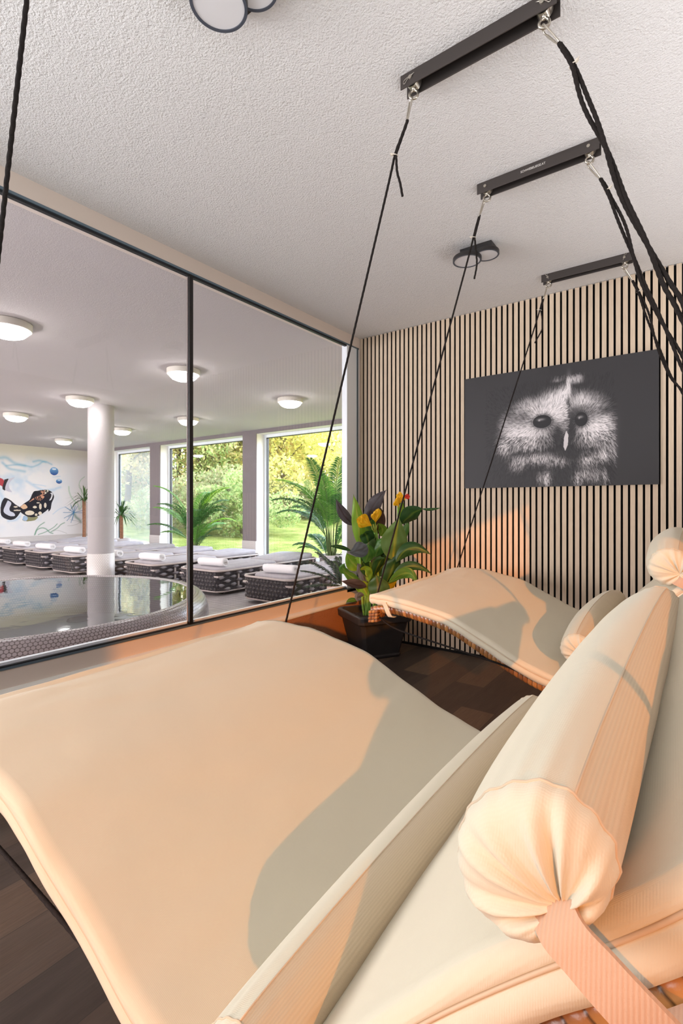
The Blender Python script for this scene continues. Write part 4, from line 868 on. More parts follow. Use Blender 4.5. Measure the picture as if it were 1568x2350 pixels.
# the near bed hangs slightly turned about the vertical
YAW = math.radians(2.6); PIV = V((1.35, -3.275, 0)); Rz = Matrix.Rotation(YAW, 3, 'Z')
for o in [q for q in bpy.data.objects if q.parent is None and q.name.split('.')[0] in ('hanging_lounger', 'seat_mattress', 'back_mattress') and q.location.y < -2.0]:
    o.location = PIV+Rz @ (o.location-PIV)+V((0.012, 0.0, 0)); o.rotation_euler.z = YAW
# ------------------------------------------------------------------ planter with canna in the corner
PC = V((0.385, -0.385, 0)); PR = math.radians(-31)
def sq(h, z, ch=0.10):
    a = h*(1-ch*2); pts = [(h, -a), (h, a), (a, h), (-a, h), (-h, a), (-h, -a), (-a, -h), (a, -h)]
    return [V((PC.x+x*math.cos(PR)-y*math.sin(PR), PC.y+x*math.sin(PR)+y*math.cos(PR), z)) for x, y in pts]
def loft(levels, closed_bottom=True):
    m = MB(); vs = []; n = 8
    for h, z, c in levels: vs += sq(h, z, c)
    fs = [(i*n+k, i*n+(k+1) % n, (i+1)*n+(k+1) % n, (i+1)*n+k) for i in range(len(levels)-1) for k in range(n)]
    if closed_bottom: fs.append(tuple(range(n))[::-1])
    m.add(vs, fs); return m
pt_ = wthing('planter', 'black square planter standing in the corner below the glazed wall', 'planter', (PC.x, PC.y, 0), )
loft([(0.150, 0.002, .06), (0.155, 0.02, .06), (0.148, 0.028, .06), (0.198, 0.262, .07), (0.205, 0.268, .07), (0.222, 0.275, .07), (0.226, 0.325, .07), (0.221, 0.333, .07), (0.200, 0.333, .07), (0.195, 0.325, .07), (0.188, 0.27, .07)]).build('pot', M['pot_black'], pt_, bevel=0.004)
m = loft([(0.188, 0.283, .07), (0.10, 0.29, .07), (0.01, 0.292, .07)], False); m.build('soil', M['soil'], pt_)
cn = wthing('canna_plant', 'flowering canna with yellow and red blooms growing in the black planter', 'plant', (PC.x, PC.y, 0.285))
LC = dict(dark=[(0.075, 0.062, 0.068), (0.11, 0.095, 0.10)], lime=[(0.22, 0.40, 0.03), (0.30, 0.50, 0.06)], green=[(0.07, 0.20, 0.03), (0.13, 0.30, 0.05)], brown=[(0.07, 0.035, 0.025), (0.10, 0.05, 0.04)],
    olive=[(0.16, 0.27, 0.06), (0.23, 0.34, 0.10)], olived=[(0.06, 0.12, 0.03), (0.10, 0.17, 0.05)], deep=[(0.022, 0.075, 0.018), (0.045, 0.12, 0.03)], yellow=[(0.50, 0.40, 0.02), (0.60, 0.50, 0.04)], silver=[(0.12, 0.13, 0.14), (0.24, 0.25, 0.27)])
MIDRIB = dict(olive=(0.55, 0.50, 0.05), deep=(0.12, 0.20, 0.03), olived=(0.22, 0.18, 0.05), lime=(0.45, 0.52, 0.08), dark=(0.05, 0.03, 0.03), brown=(0.10, 0.05, 0.02), green=(0.2, 0.34, 0.06), yellow=(0.5, 0.42, 0.05), silver=(0.1, 0.1, 0.09))
fwd = V((-math.sin(CAM_YAW), math.cos(CAM_YAW), 0))
def leaf_mesh(b, m_, t_, w, cols, rib, rnd, cup=0.25, pet=False):
    b, m_, t_ = V(b), V(m_), V(t_); c1 = m_*2-(b+t_)/2; n = 22; nv = 10; vs = []; cs = []; tw = rnd.uniform(-0.5, 0.5)
    ln = (t_-b).length
    for i in range(n+1):
        u = i/n; p = b*(1-u)**2+c1*2*u*(1-u)+t_*u*u; T = ((c1-b)*(1-u)+(t_-c1)*u).normalized()
        s = T.cross(fwd); s = s.normalized() if s.length > 0.05 else V((1, 0, 0)); N = s.cross(T).normalized()
        ang = tw+0.3*(u-0.5); s2 = s*math.cos(ang)+N*math.sin(ang); N2 = N*math.cos(ang)-s*math.sin(ang)
        ww = (w*1.2*max(0.0, math.sin(PI*u**0.82))**(0.8 if u < 0.45 else 1.15) if not pet else w*1.15*max(0.0, math.sin(PI*min(1, u**1.7)))**0.8)+0.001
        if u > 0.9: ww *= max(0.05, (1-u)/0.1*0.9+0.1)
        for k in range(nv+1):
            a = -1+2*k/nv; q = p+s2*(a*ww)+N2*(cup*ww*(a*a)+0.0012*math.cos(a*26-u*10)+0.05*ww*math.sin(u*14+a*2)); vs.append(q)
            mixk = 0.5+0.5*math.sin(a*22-abs(u)*14*(1 if a > 0 else -1)); c = [x*(1-mixk*0.6)+y*mixk*0.6 for x, y in zip(*cols)]
            if abs(a) < 0.12: c = rib
            cs.append(tuple(c))
    fs = [(i*(nv+1)+k, i*(nv+1)+k+1, (i+1)*(nv+1)+k+1, (i+1)*(nv+1)+k) for i in range(n) for k in range(nv)]
    return MB().add(vs, fs, cs)
def clampv(p):
    p = list(p); p[0] = max(p[0], 0.03+0.0); p[1] = min(p[1], -0.045); return p
rnd = random.Random(21)
for k, b, m_, t_, w in CANNA_LEAVES:
    mb = leaf_mesh(b, m_, t_, w, LC[k], MIDRIB[k], rnd, rnd.uniform(0.15, 0.4))
    mb.v = [(max(x, 0.012), min(y, -0.02), z) for x, y, z in mb.v]
    o = mb.build('leaf', M['leaf'], cn, smooth=True); 
    if k in ('dark', 'brown', 'yellow'): o['label'] = {'dark': 'purplish dark leaf', 'brown': 'brown leaf', 'yellow': 'yellowing leaf'}[k]
for q in range(16):
    az = rnd.uniform(0, 2*PI); z0 = rnd.uniform(0.42, 0.85); L = rnd.uniform(0.14, 0.24); k = rnd.choice(('deep', 'deep', 'green', 'lime', 'olived')); d_ = V((math.cos(az), math.sin(az), 0))
    b = V((PC.x-0.01, PC.y-0.02, z0))+d_*0.03; e = rnd.uniform(0.7, 1.4); t_ = b+d_*L*math.cos(e)*0.8+V((0, 0, L*math.sin(e))); m_ = (b+t_)/2+V((0, 0, 0.03))
    leaf_mesh(b, m_, t_, rnd.uniform(0.032, 0.05), LC[k], MIDRIB[k], rnd, 0.3).build('leaf', M['leaf'], cn, smooth=True)
for i, st in enumerate(CANNA_STEMS):
    st = [tuple(st[0][:2])+(0.27,)]+st
    MB().tube(catmull(st, 8), 0.0095 if i % 2 == 0 else 0.007, 10).build('stem', M['stem'], cn, smooth=True)
for k, a, t_, w in CANNA_FLOWERS:
    a, t_ = V(a), V(t_); mid = (a+t_)/2+V((rnd.uniform(-.006, .006), rnd.uniform(-.006, .006), rnd.uniform(-.004, .008)))
    col = dict(y=[(0.95, 0.50, 0.01), (0.98, 0.68, 0.03)], r=[(0.55, 0.02, 0.01), (0.62, 0.05, 0.01)], b=[(0.45, 0.50, 0.08), (0.6, 0.6, 0.15)])[k]
    if k == 'b': MB().tube([a, mid, t_], [w*0.7, w, w*0.4], 8, colfun=lambda i, c=col: c[0]).build('flower_bud', M['petal'], cn, smooth=True)
    else:
        d = (t_-a); vs_ = leaf_mesh(a, mid, t_, w, col, (0.95, 0.42, 0.01) if k == 'y' else (0.5, 0.02, 0.01), rnd, 0.5, True)
        s = d.cross(fwd).normalized(); v2 = leaf_mesh(a, mid+s*w*0.5, t_-d*0.18+s*w*0.8, w*0.7, col, col[1], rnd, 0.4, True); vs_.add(v2.v, v2.f, v2.c)
        vs_.build('flower', M['petal'], cn, smooth=True)['label'] = 'yellow canna bloom' if k == 'y' else 'red canna petal'

# ------------------------------------------------------------------ whirlpool
wc = (-1.789, -2.035, 0.0); Rw = 1.2576
wp = wthing('whirlpool', 'round whirlpool with bulging grey penny mosaic rim behind the glass', 'whirlpool', wc)
pr = [(Rw+0.13, 0.0), (Rw+0.150, 0.08), (Rw+0.160, 0.18), (Rw+0.158, 0.27), (Rw+0.145, 0.34), (Rw+0.118, 0.39), (Rw+0.085, 0.418), (Rw+0.05, 0.425), (Rw+0.02, 0.419), (Rw+0.004, 0.408), (Rw-0.008, 0.37), (Rw-0.02, 0.30), (Rw-0.03, 0.0)]
pr = [(p.x, p.z) for p in catmull([(a, 0, b) for a, b in pr], 4)]
MB().lathe(pr, wc, 144, uvm=True).build('rim', M['mosaic'], wp, smooth=True, normals=False)
m = MB(); n = 96
m.lathe([(0.0, 0.05), (Rw-0.025, 0.05)], wc, n); m.uv = {}; 
for i, f in enumerate(m.f): m.uv[i] = [(m.v[k][0], m.v[k][1]) for k in f]
m.build('basin_floor', M['mosaic_basin'], wp, normals=False)
MB().lathe([(0.0, 0.415), (Rw*0.5, 0.415), (Rw+0.012, 0.415)], wc, 96).build('water', M['water'], wp, smooth=True)
MB().lathe([(0.0, 0.074), (0.09, 0.07), (0.10, 0.05)], (-2.35, -1.30, 0), 24).build('drain_cover', M['wheel'], wp, smooth=True)

# ------------------------------------------------------------------ pool hall ceiling lamps
LAMPS = [(-2.05, -2.00), (-2.08, -0.32), (-4.40, -0.28), (-2.13, 1.44), (-6.42, -0.30), (-4.52, 1.56), (-6.50, 1.53), (-8.97, 1.60)]
LL = ['round lit ceiling lamp cut by the left edge, nearest of the pool hall lamps', 'round lit ceiling lamp crossed by the black mullion at its upper part', 'round lit ceiling lamp touching the top of the round column', 'round lit ceiling lamp nearest the garden windows on the right',
    'round lit ceiling lamp above the dark fish mural at the left edge', 'smaller lit ceiling lamp crossed by the black mullion near the windows', 'round lit ceiling lamp just right of the round column', 'smallest and farthest lit ceiling lamp, above the blue bubbles']
lp = thing('ceiling_lamp', LL[0], 'ceiling lamp', (LAMPS[0][0], LAMPS[0][1], H), 0, 'lit round lamps of the pool hall')
MB().lathe([(0.0, 0.0), (0.165, 0.0), (0.172, -0.004), (0.172, -0.045), (0.166, -0.058), (0.150, -0.060), (0.148, -0.050)], (0,0,0), 64).build('base_ring', M['lamp_ring'], lp, smooth=True, angle=0.6)
MB().lathe([(0.150, -0.056), (0.142, -0.078), (0.118, -0.102), (0.08, -0.118), (0.04, -0.125), (0.0, -0.127)], (0,0,0), 48).build('dome', M['lamp_on'], lp, smooth=True)
for (x, y), lb in list(zip(LAMPS, LL))[1:]:
    c = copy_tree(lp); c.location = (x, y, H); c['label'] = lb

# ------------------------------------------------------------------ pool loungers and towels
LX = [-1.98, -3.22, -4.42, -5.46, -6.52, -7.62, -8.68, -9.68]
def rrect(w, l, r, z, y0=0.0, n=6):
    P_ = []
    for cx, cy, a0 in ((w-r, l-r, 0), (r, l-r, PI/2), (r, r, PI), (w-r, r, 1.5*PI)):
        for i in range(n+1): a = a0+PI/2*i/n; P_.append(V((cx+r*math.cos(a), y0+cy+r*math.sin(a), z)))
    return P_
lg = thing('sun_lounger', 'dark grey woven sun lounger closest to the glass, right of the black mullion', 'sun lounger', (0,0,0), 0, 'sun loungers lined up in the pool hall')
Wd, Ln = 0.80, 2.05
m = MB(); m.tube(rrect(Wd, Ln, 0.14, 0.315), 0.013, 10, closed=True); m.build('top_rail', M['rail'], lg, smooth=True)
m = MB(); m.tube(rrect(Wd-0.04, Ln-0.04, 0.12, 0.055, 0.02), 0.011, 10, closed=True); m.v = [(x+0.02, y, z) for x, y, z in m.v]; m.build('bottom_rail', M['rail'], lg, smooth=True)
m = MB(); rp_ = resample(rrect(Wd-0.02, Ln-0.02, 0.13, 0)+[rrect(Wd-0.02, Ln-0.02, 0.13, 0)[0]], 0.02); rn_ = random.Random(2)
nst = 5
for r_ in range(nst):
    z0 = 0.062+r_*0.048; vs = []; cs = []; n = len(rp_)
    for i, p in enumerate(rp_):
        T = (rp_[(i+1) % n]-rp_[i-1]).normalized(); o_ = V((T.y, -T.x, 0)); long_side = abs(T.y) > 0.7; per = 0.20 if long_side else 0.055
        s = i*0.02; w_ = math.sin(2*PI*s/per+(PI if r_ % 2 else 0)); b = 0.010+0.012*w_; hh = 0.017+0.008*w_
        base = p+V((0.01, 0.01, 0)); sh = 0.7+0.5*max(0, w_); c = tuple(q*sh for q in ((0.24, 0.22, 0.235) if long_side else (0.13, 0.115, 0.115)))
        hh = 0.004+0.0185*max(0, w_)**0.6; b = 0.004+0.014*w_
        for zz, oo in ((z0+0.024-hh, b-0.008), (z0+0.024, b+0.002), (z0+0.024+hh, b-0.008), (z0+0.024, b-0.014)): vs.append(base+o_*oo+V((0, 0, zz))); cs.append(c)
    fs = [(i*4+k, i*4+(k+1) % 4, ((i+1) % n)*4+(k+1) % 4, ((i+1) % n)*4+k) for i in range(n) for k in range(4)]
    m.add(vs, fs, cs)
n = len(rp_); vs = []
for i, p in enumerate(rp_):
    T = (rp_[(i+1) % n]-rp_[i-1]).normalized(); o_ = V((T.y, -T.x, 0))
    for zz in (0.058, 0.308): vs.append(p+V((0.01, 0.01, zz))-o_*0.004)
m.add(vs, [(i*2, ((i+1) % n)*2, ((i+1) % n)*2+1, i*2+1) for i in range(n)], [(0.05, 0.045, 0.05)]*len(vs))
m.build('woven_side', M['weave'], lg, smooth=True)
m = MB()
for yy in (0.35, 0.75, 1.15, 1.55, 1.9):
    for xx in (0.012, Wd-0.012): m.box(xx-0.008, xx+0.008, yy-0.012, yy+0.012, 0.05, 0.31)
m.box(0.02, Wd-0.02, 0.02, Ln-0.02, 0.235, 0.255)
m.build('frame_stay', M['rail'], lg)
def cush(x0, x1, y0, y1, z0, z1, name, lift=0.0):
    m = MB(); r = 0.05
    def f(u, v):
        a = 2*PI*v; e = 0.28; cx, cy = (x0+x1)/2, (y0+y1)/2; hx, hy = (x1-x0)/2, (y1-y0)/2
        lv = [(0.0, 0), (0.93, 0), (1.0, 0.25), (1.0, 0.72), (0.97, 0.93), (0.90, 1.0), (0.5, 1.04), (0.0, 1.05)]
        i = min(int(u*7), 6); t = u*7-i; k = lv[i][0]*(1-t)+lv[i+1][0]*t; h = lv[i][1]*(1-t)+lv[i+1][1]*t
        c, s = math.cos(a), math.sin(a); x = cx+hx*k*math.copysign(abs(c)**e, c); y = cy+hy*k*math.copysign(abs(s)**e, s)
        z = z0+(z1-z0)*h+lift*(y-y0)/(y1-y0)+0.004*mnoise.noise(V((x*6, y*6, z0*9)))
        return V((x, y, z))
    m.grid(f, 8, 64, closed_v=True); return m.build(name, M['cushion'], lg, smooth=True)
cush(0.06, Wd-0.06, 0.10, 1.20, 0.258, 0.345, 'seat_cushion'); cush(0.06, Wd-0.06, 1.205, Ln-0.03, 0.262, 0.345, 'back_cushion', 0.05)
for xx in (0.17, Wd-0.17): MB().tube([(xx-0.02, 0.2, 0.052), (xx+0.02, 0.2, 0.052)], 0.052, 20).build('wheel', M['wheel'], lg, smooth=True, angle=0.5)
for xx in (0.17, Wd-0.17): MB().tube([(xx, Ln-0.2, 0.0), (xx, Ln-0.2, 0.06)], 0.02, 12).build('leg', M['wheel'], lg, smooth=True, angle=0.5)
LLAB = ['dark grey woven sun lounger nearest the glass, behind the black rope to the right', 'dark grey woven sun lounger crossed by the black mullion', 'dark grey woven sun lounger just right of the round column', 'dark grey woven sun lounger mostly hidden behind the round column',
    'dark grey woven sun lounger first to the left of the round column', 'dark grey woven sun lounger second to the left of the round column', 'dark grey woven sun lounger third to the left of the round column', 'dark grey woven sun lounger farthest left, below the red fish tail']
TLAB = [s.replace('dark grey woven sun lounger', 'rolled white towel on the lounger') for s in LLAB]
for i, x in enumerate(LX):
    c = lg if i == 0 else copy_tree(lg)
    c.location = (x, [0.40, 0.42, 0.33, 0.28, 0.24, 0.26, 0.28, 0.30][i], 0); c.rotation_euler.z = math.radians([0.0, 1.0, -0.5, 0, 1, 0, -1, 0][i]); c['label'] = LLAB[i]
tw = thing('rolled_towel', TLAB[0], 'towel', (0,0,0), 0, 'rolled white towels on the sun loungers')
m = MB(); sp = []; nt = 60
for k in range(nt): a = k/nt*2*PI*3.2; r_ = 0.014+0.045*k/nt; sp.append((r_*math.cos(a), r_*math.sin(a)))
ys_ = 12; vs = []
Lw = 0.42
for i in range(ys_+1):
    u = i/ys_; xx = Lw*u-0.0; 
    for k, (a, b) in enumerate(sp): vs.append(V((xx+(0.010*math.sin(k*0.4) if i in (0, ys_) else 0), a*1.05+0.002*mnoise.noise(V((xx*9, a*20, b*20))), b*0.92+0.055)))
fs = [(i*nt+k, i*nt+k+1, (i+1)*nt+k+1, (i+1)*nt+k) for i in range(ys_) for k in range(nt-1)]
m.add(vs, fs); o = m.build('roll', M['towel'], tw, smooth=True); sm = o.modifiers.new('thickness', 'SOLIDIFY'); sm.thickness = 0.009; sm.offset = 0
MB().tube([(0.01, 0, 0.055), (Lw-0.01, 0, 0.055)], [0.044]*2, 24).build('roll_core', M['towel'], tw, smooth=True, angle=0.5)
for i, x in enumerate(LX):
    c = tw if i == 0 else copy_tree(tw); lo = [0.40, 0.42, 0.33, 0.28, 0.24, 0.26, 0.28, 0.30][i]
    c.location = (x+0.24+[0, .02, 0, .01, .02, 0, .01, 0][i], lo+0.17, 0.349); c.rotation_euler.z = math.radians([12, 10, 8, 9, 7, 8, 6, 8][i]); c['label'] = TLAB[i]

# ------------------------------------------------------------------ palms
def frond(m, b, az, el, ln, droop, rnd, lw=0.0085, leafl=0.22, cols=((0.05, 0.16, 0.03), (0.12, 0.30, 0.05)), step=0.015, vee=0.5, start=0.18):
    d = V((math.cos(az), math.sin(az), 0)); n = int(ln/step); P_ = []; p = V(b); e = el
    for i in range(n+1):
        P_.append(p.copy()); u = i/n; e2 = el-0.8*droop*u**1.7; p = p+(d*math.cos(e2)+V((0, 0, 1))*math.sin(e2))*step
    m.tube(P_[::2]+([P_[-1]] if n % 2 else []), 0.005, 5, colfun=lambda i: (0.10, 0.19, 0.05))
    sgn = d.cross(V((0, 0, 1)))
    for i in range(int(n*start), n+1):
        u = i/n; T = (P_[min(i+1, n)]-P_[max(i-1, 0)]).normalized(); L = leafl*(0.35+0.65*math.sin(PI*min(1, (u-start)/(1-start)*0.85+0.12)))
        upv = sgn.cross(T).normalized()
        for sg in (-1, 1):
            ld = (T*0.75+sgn*sg*0.9+upv*vee*0.5+V((rnd.uniform(-.08, .08), rnd.uniform(-.08, .08), rnd.uniform(-.08, .05)))).normalized()
            q0 = P_[i]; q1 = q0+ld*L*0.5; q2 = q0+(ld*0.94+V((0, 0, -0.30))).normalized()*L; w = T*lw
            k = rnd.random(); c = tuple(a*(1-k)+b_*k for a, b_ in zip(*cols))
            m.add([q0-w*0.4, q0+w*0.4, q1+w, q1-w, q2], [(0, 1, 2, 3), (3, 2, 4)], [c]*5)
def palm(name, label, base, spec, pot, seed, **kw):
    rnd = random.Random(seed); t = wthing(name, label, 'potted palm', base); bx, by, bz = base; pr_, ph_ = pot
    MB().lathe([(0.0, 0.0), (pr_*0.86, 0.0), (pr_*0.9, 0.01), (pr_*0.97, ph_-0.06), (pr_*1.04, ph_-0.055), (pr_*1.05, ph_), (pr_*0.93, ph_), (pr_*0.9, ph_-0.04)], base, 40).build('pot', M['pot_white'], t, smooth=True, angle=0.5)
    MB().lathe([(0.0, ph_-0.035), (pr_*0.92, ph_-0.04)], base, 24).build('soil', M['soil'], t)
    spec = spec+[(a_+rnd.uniform(-.6, .6), min(1.5, e_+rnd.uniform(-.1, .3)), l_*rnd.uniform(.6, .9), d_, h_*rnd.uniform(.4, 1.0), rnd.choice((0, 1, 1))) for (a_, e_, l_, d_, h_, k_) in spec[::2]]
    for (az, el, ln, dr, h, k) in spec:
        m = MB(); b = V((bx+0.05*math.cos(az), by+0.05*math.sin(az), bz+ph_-0.05)); top = b+V((0.05*math.cos(az), 0.05*math.sin(az), h))
        if h > 0.03: m.tube([b, b.lerp(top, .5), top], [0.012, 0.009, 0.006], 6, colfun=lambda i: (0.13, 0.20, 0.06))
        cs = [((0.03, 0.12, 0.025), (0.07, 0.20, 0.04)), ((0.10, 0.28, 0.04), (0.18, 0.40, 0.06)), ((0.26, 0.52, 0.03), (0.40, 0.66, 0.06))][k]
        frond(m, top, az, el, ln, dr, rnd, cols=cs, **kw); m.build('frond', M['palm'], t)
    return t
D = math.radians
# azimuth of the picture's right direction is about +36 degrees
rt = CAM_YAW
palm('areca_palm', 'potted areca palm in front of the middle garden window beside the black mullion', (-5.86, 2.70, 0), [
    (rt-0.1, D(72), .95, D(75), .55, 2), (rt+0.6, D(70), .85, D(90), .45, 0), (rt-0.5, D(62), .95, D(110), .40, 0), (rt+0.2, D(48), .8, D(90), .30, 2), (rt+PI+0.2, D(66), .95, D(70), .62, 1),
    (rt+PI-0.3, D(45), .95, D(55), .40, 1), (rt+PI+0.1, D(38), .85, D(60), .22, 0), (rt+PI+0.8, D(70), .9, D(95), .35, 0), (rt-1.2, D(70), .8, D(110), .35, 0), (rt+1.4, D(80), .9, D(80), .45, 1), (rt+0.1, D(60), .55, D(80), .10, 0), (rt+PI-0.9, D(78), .7, D(70), .15, 0), (rt-0.7, D(75), .6, D(70), .05, 1), (rt+0.9, D(40), .7, D(60), .25, 1), (rt+0.0, D(80), .6, D(30), .55, 0)],
    (0.19, 0.30), 5)
palm('areca_palm', 'large potted areca palm in a white pot before the right garden window', (-2.40, 2.73, 0), [
    (rt+PI, D(62), 1.05, D(75), .60, 2), (rt+PI+0.3, D(50), 1.0, D(80), .50, 0), (rt+PI-0.2, D(52), .95, D(95), .35, 0), (rt+PI-0.5, D(70), .9, D(110), .30, 0), (rt+0.4, D(70), 1.0, D(60), .60, 0), (rt-0.4, D(75), 1.0, D(70), .5, 0),
    (rt+1.2, D(84), 1.05, D(30), .62, 0), (rt-0.2, D(50), .9, D(80), .35, 1), (rt+PI+0.9, D(80), 1.1, D(45), .55, 0), (rt-1.3, D(75), .9, D(100), .40, 0), (rt+PI+0.1, D(42), .55, D(70), .02, 0), (rt+0.1, D(45), .6, D(70), .02, 0), (rt+PI-0.9, D(60), .6, D(80), .0, 0), (rt+0.7, D(70), .7, D(60), .1, 1), (rt+PI+0.6, D(66), 1.0, D(70), .5, 1), (rt-0.8, D(65), .75, D(75), .15, 0)],
    (0.20, 0.35), 6)
# cycad low behind the glass
cy = wthing('cycad', 'low dark cycad in a small white square pot behind the glass', 'potted plant', (-0.30, 0.17, 0))
m = MB(); 
m.box(-0.42, -0.17, 0.05, 0.30, 0.0, 0.385); m.build('pot', M['pot_white'], cy, bevel=0.008)
rnd = random.Random(9)
for (az, el, ln, dr) in ((rt+PI-0.1, D(42), .42, D(30)), (rt+PI+0.25, D(28), .44, D(25)), (rt+PI-0.35, D(58), .42, D(35)), (rt+PI+0.1, D(5), .36, D(20)), (rt+PI+1.2, D(60), .4, D(60)), (rt+PI-1.2, D(70), .3, D(40))):
    m = MB(); frond(m, (-0.30, 0.17, 0.38), az, el, ln, dr, rnd, lw=0.006, leafl=0.10, cols=((0.03, 0.05, 0.035), (0.07, 0.09, 0.06)), step=0.009, start=0.1); m.build('frond', M['palm'], cy)
def yucca(label, base, h, ph, crown, seed):
    t = wthing('yucca', label, 'potted plant', base); rnd = random.Random(seed); bx, by, bz = base
    MB().lathe([(0.0, 0.0), (0.16, 0.0), (0.19, ph-0.03), (0.20, ph-0.03), (0.20, ph), (0.17, ph), (0.16, ph-0.05), (0, ph-0.05)], base, 32).build('pot', M['pot_white'], t, smooth=True, angle=0.5)
    MB().tube(catmull([(bx, by, ph-0.05), (bx+0.01, by, h*0.5), (bx-0.005, by, h)], 6), 0.04, 10).build('trunk', M['trunk'], t, smooth=True)
    m = MB()
    for k in range(crown):
        az = rnd.uniform(0, 2*PI); el = rnd.uniform(-0.5, 1.4); ln = rnd.uniform(0.35, 0.55); d = V((math.cos(az)*math.cos(el), math.sin(az)*math.cos(el), math.sin(el))); s = d.cross(V((0, 0, 1))).normalized()*0.013
        a = V((bx, by, h+rnd.uniform(-0.08, 0.06))); b = a+d*ln*0.55; c = a+d*ln+V((0, 0, -0.16*ln/0.5)); g = rnd.uniform(0.6, 1.3); cc = (0.05*g, 0.13*g, 0.03*g)
        m.add([a-s*0.7, a+s*0.7, b+s, b-s, c], [(0, 1, 2, 3), (3, 2, 4)], [cc]*5)
    m.build('leaf_crown', M['palm'], t)
yucca('tall yucca in a white pot standing left behind the round column', (-10.08, 2.60, 0), 1.30, 0.36, 46, 3)
yucca('small leafy yucca in a white pot at the left garden window beside the column', (-8.72, 2.80, 0), 0.92, 0.36, 60, 4)

# ------------------------------------------------------------------ garden
def gz(x, y):
    d = math.hypot(x-2.4, y+3.6); return -0.04+max(0, d-9.5)*0.065+0.10*mnoise.noise(V((x*0.15, y*0.15, 0)))*min(1, max(0, (d-9)/4))
m = MB(); 
def gl_(u, v):
    x = -60+u*90; y = WY+0.302+v*v*70; return V((x, y, gz(x, y)))
m.grid(gl_, 110, 90); struct(m.build('ground_lawn', M['lawn'], smooth=True), 'sloping lawn outside the garden windows')
m = MB(); m.grid(lambda u, v: V((MX-0.2-0.02-v*60, -30+u*(30+WY+0.3), gz(MX-0.2-v*60, -30+u*33)-0.01)), 40, 40); struct(m.build('ground_lawn', M['lawn'], smooth=True), 'lawn beside the pool hall')
def leafcloud(name, n, rx, ry, rz, size, cols, seed, lumps=26, hole=0.0):
    rnd = np.random.RandomState(seed); L = rnd.normal(size=(lumps, 3)); L /= np.linalg.norm(L, axis=1)[:, None]; L *= rnd.uniform(0.35, 0.95, (lumps, 1)); rad = rnd.uniform(0.22, 0.42, lumps)
    idx = rnd.randint(0, lumps, n); p = rnd.normal(size=(n, 3)); p /= np.linalg.norm(p, axis=1)[:, None]; c = L[idx]+p*(rad[idx]*rnd.uniform(0.55, 1.0, n)**0.5)[:, None]
    c *= np.array([rx, ry, rz]); a = rnd.normal(size=(n, 3)); a /= np.linalg.norm(a, axis=1)[:, None]; b = np.cross(a, rnd.normal(size=(n, 3))); b /= np.linalg.norm(b, axis=1)[:, None]
    s = size*rnd.uniform(0.6, 1.3, (n, 1)); v = np.stack([c-a*s, c-b*s*0.55, c+a*s, c+b*s*0.55], 1).reshape(-1, 3)
    me = bpy.data.meshes.new(name); me.vertices.add(n*4); me.vertices.foreach_set('co', v.astype('f').ravel()); me.loops.add(n*4); me.loops.foreach_set('vertex_index', np.arange(n*4, dtype='i'))
    me.polygons.add(n); me.polygons.foreach_set('loop_start', (np.arange(n)*4).astype('i')); me.update(calc_edges=True)
    k = rnd.rand(n, 1); kk = rnd.randint(0, len(cols), n); cc = np.minimum(np.array(cols)[kk]*(1.05+0.5*k), 0.9); c4 = np.ones((n*4, 4), 'f'); c4[:, :3] = np.repeat(cc, 4, 0)
    at = me.color_attributes.new('Col', 'FLOAT_COLOR', 'POINT'); at.data.foreach_set('color', c4.ravel()); me.materials.append(M['treeleaf']); return me
yel = [(0.60, 0.56, 0.20), (0.70, 0.60, 0.24), (0.44, 0.46, 0.16), (0.76, 0.62, 0.28)]; grn = [(0.24, 0.34, 0.12), (0.34, 0.40, 0.16), (0.42, 0.45, 0.20)]; mixd = [(0.56, 0.50, 0.25), (0.76, 0.60, 0.34), (0.82, 0.60, 0.36), (0.46, 0.45, 0.24)]
MESH = dict(yellow=leafcloud('crown', 15000, 3.2, 3.2, 3.3, 0.085, yel, 1), sparse=leafcloud('crown', 5200, 3.0, 3.0, 3.0, 0.085, yel, 2, 34), mixed=leafcloud('crown', 18000, 3.2, 3.2, 3.4, 0.08, mixd, 3), green=leafcloud('crown', 16000, 3.0, 3.0, 3.2, 0.08, grn+mixd[:1], 4),
    shrub=leafcloud('crown', 9000, 1.7, 1.5, 0.95, 0.05, grn, 5, 16), shrub2=leafcloud('crown', 9000, 1.8, 1.5, 1.05, 0.05, [(0.30, 0.32, 0.14), (0.24, 0.28, 0.12), (0.34, 0.30, 0.16)], 6, 16))
def tree(x, y, kind, label, s=1.0, h=3.6):
    g = gz(x, y); t = thing('tree', label, 'tree', (x, y, g), random.Random(x).uniform(0, 6), 'trees beyond the lawn')
    tr = MB(); r2 = random.Random(int(x*100)); tr.tube(catmull([(0, 0, -0.1), (0.1, 0.05, h*0.4), (0.0, 0.1, h*0.9), (0.1, 0, h*1.4)], 5), [0.13-0.005*i for i in range(16)], 8)
    for k in range(9):
        az = r2.uniform(0, 6.28); z0 = h*r2.uniform(0.35, 1.1); e = r2.uniform(0.5, 1.1); l_ = r2.uniform(1.5, 2.8)
        tr.tube(catmull([(0.05, 0.05, z0), (0.05+0.5*l_*math.cos(az)*math.cos(e), 0.5*l_*math.sin(az)*math.cos(e), z0+0.5*l_*math.sin(e)), (l_*math.cos(az)*math.cos(e*.9), l_*math.sin(az)*math.cos(e*.9), z0+l_*math.sin(e))], 4), [0.045, .04, .036, .032, .028, .022, .017, .012, .007], 6)
    tr.build('trunk', M['bark'], t, smooth=True)
    o = bpy.data.objects.new('crown', MESH[kind]); COL.objects.link(o); o.parent = t; o.location = (0, 0, h); o.scale = (s, s, s)
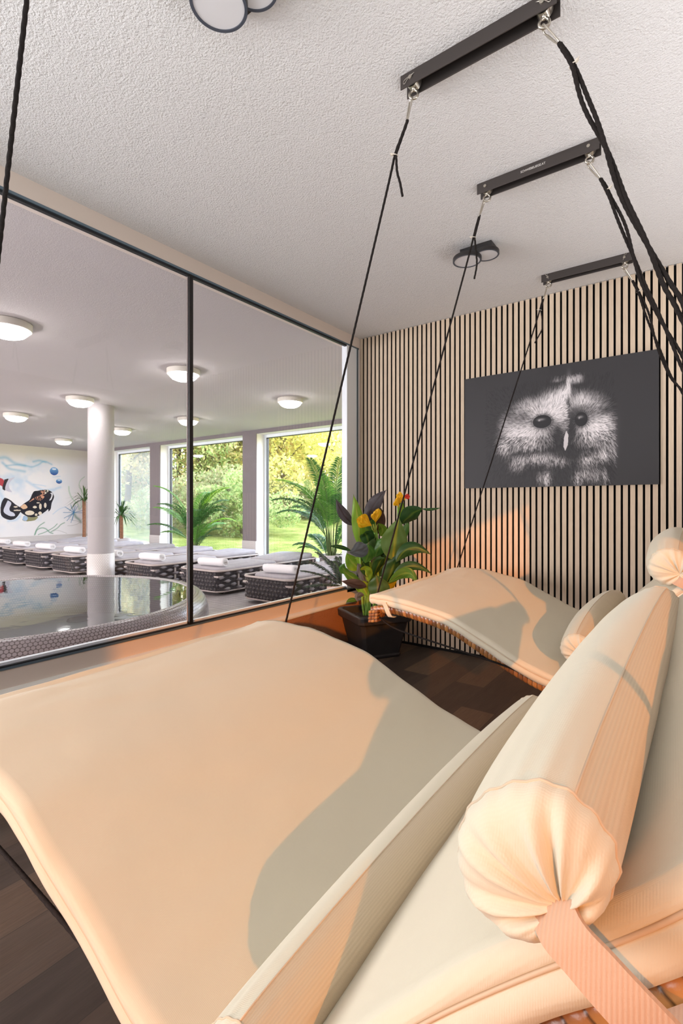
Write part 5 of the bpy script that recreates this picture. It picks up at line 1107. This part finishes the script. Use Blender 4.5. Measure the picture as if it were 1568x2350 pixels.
def shrub(x, y, kind, label, s=1.0):
    g = gz(x, y); t = thing('shrub', label, 'shrub', (x, y, g), random.Random(y).uniform(0, 6), 'shrubs at the edge of the lawn')
    o = bpy.data.objects.new('foliage', MESH[kind]); COL.objects.link(o); o.parent = t; o.location = (0, 0, 0.75*s); o.scale = (s, s, s)
    MB().tube([(0, 0, -0.1), (0.05, 0, 0.6*s)], 0.04, 6).build('stem', M['bark'], t)
cp = V(CAM_POS)
def gpos(u, d):
    r_ = V((math.cos(CAM_YAW), math.sin(CAM_YAW), 0)); v_ = cp+fwd*d+r_*((u-784)/1140*d); return v_.x, v_.y
TL = [(655, 21, 'yellow', 'yellow autumn tree at the left of the right garden window', 1.0, 3.4), (735, 24, 'sparse', 'sparse autumn tree with sky showing through in the right garden window', 1.05, 4.4), (800, 21, 'sparse', 'thin branched yellow tree behind the large palm', 1.0, 4.0), (700, 29, 'mixed', 'tall mixed green tree standing behind the yellow tree', 1.0, 2.4),
      (590, 25, 'mixed', 'brownish green tree behind the grey pier between the windows', 1.1, 4.0), (530, 22, 'mixed', 'autumn brown tree in the right half of the middle window', 1.1, 4.2), (470, 20, 'green', 'green tree behind the palm in the middle window', 1.0, 3.6), (405, 21, 'mixed', 'mixed autumn tree at the left side of the middle window', 1.1, 4.2),
      (455, 27, 'mixed', 'tall background tree filling the top of the middle window', 1.5, 5.2), (340, 24, 'green', 'green tree behind the second grey pier', 1.2, 4.0), (290, 19, 'mixed', 'tree behind the steamed left window', 1.1, 4.4), (235, 21, 'green', 'tree hidden behind the round column', 1.2, 4.0), (860, 26, 'green', 'green tree hidden behind the window jamb', 1.2, 4.0), (560, 31, 'yellow', 'distant yellow tree rising behind the others', 1.5, 5.0)]
for u, d, k, lb, s, h in TL:
    x, y = gpos(u, d); tree(x, y, k, lb, s, h)
SL = [(625, 19.5, 'shrub2', 'low hedge bush at the lawn edge in the right window', .85), (690, 20, 'shrub', 'green bush behind the rope in the right window', .8), (750, 20, 'shrub2', 'bush behind the large palm', .85), (555, 14.5, 'shrub', 'broad green bush right of the middle palm', 1.0), (500, 15.5, 'shrub2', 'round bush directly behind the middle palm', 1.1), (440, 16, 'shrub2', 'pale bush left behind the black mullion', 1.2), (395, 13, 'shrub', 'dark bush at the left jamb of the middle window', .95),
      (338, 14, 'shrub', 'bush behind the second grey pier', 1.1), (300, 13, 'shrub', 'dark green bush behind the steamed left window', 1.1), (262, 14, 'shrub2', 'pale bush beside the column in the left window', 1.1), (812, 18, 'shrub', 'bush hidden behind the window jamb', .9)]
for u, d, k, lb, s in SL:
    x, y = gpos(u, d)
    if y > WY+2.2: shrub(x, y, k, lb, s)
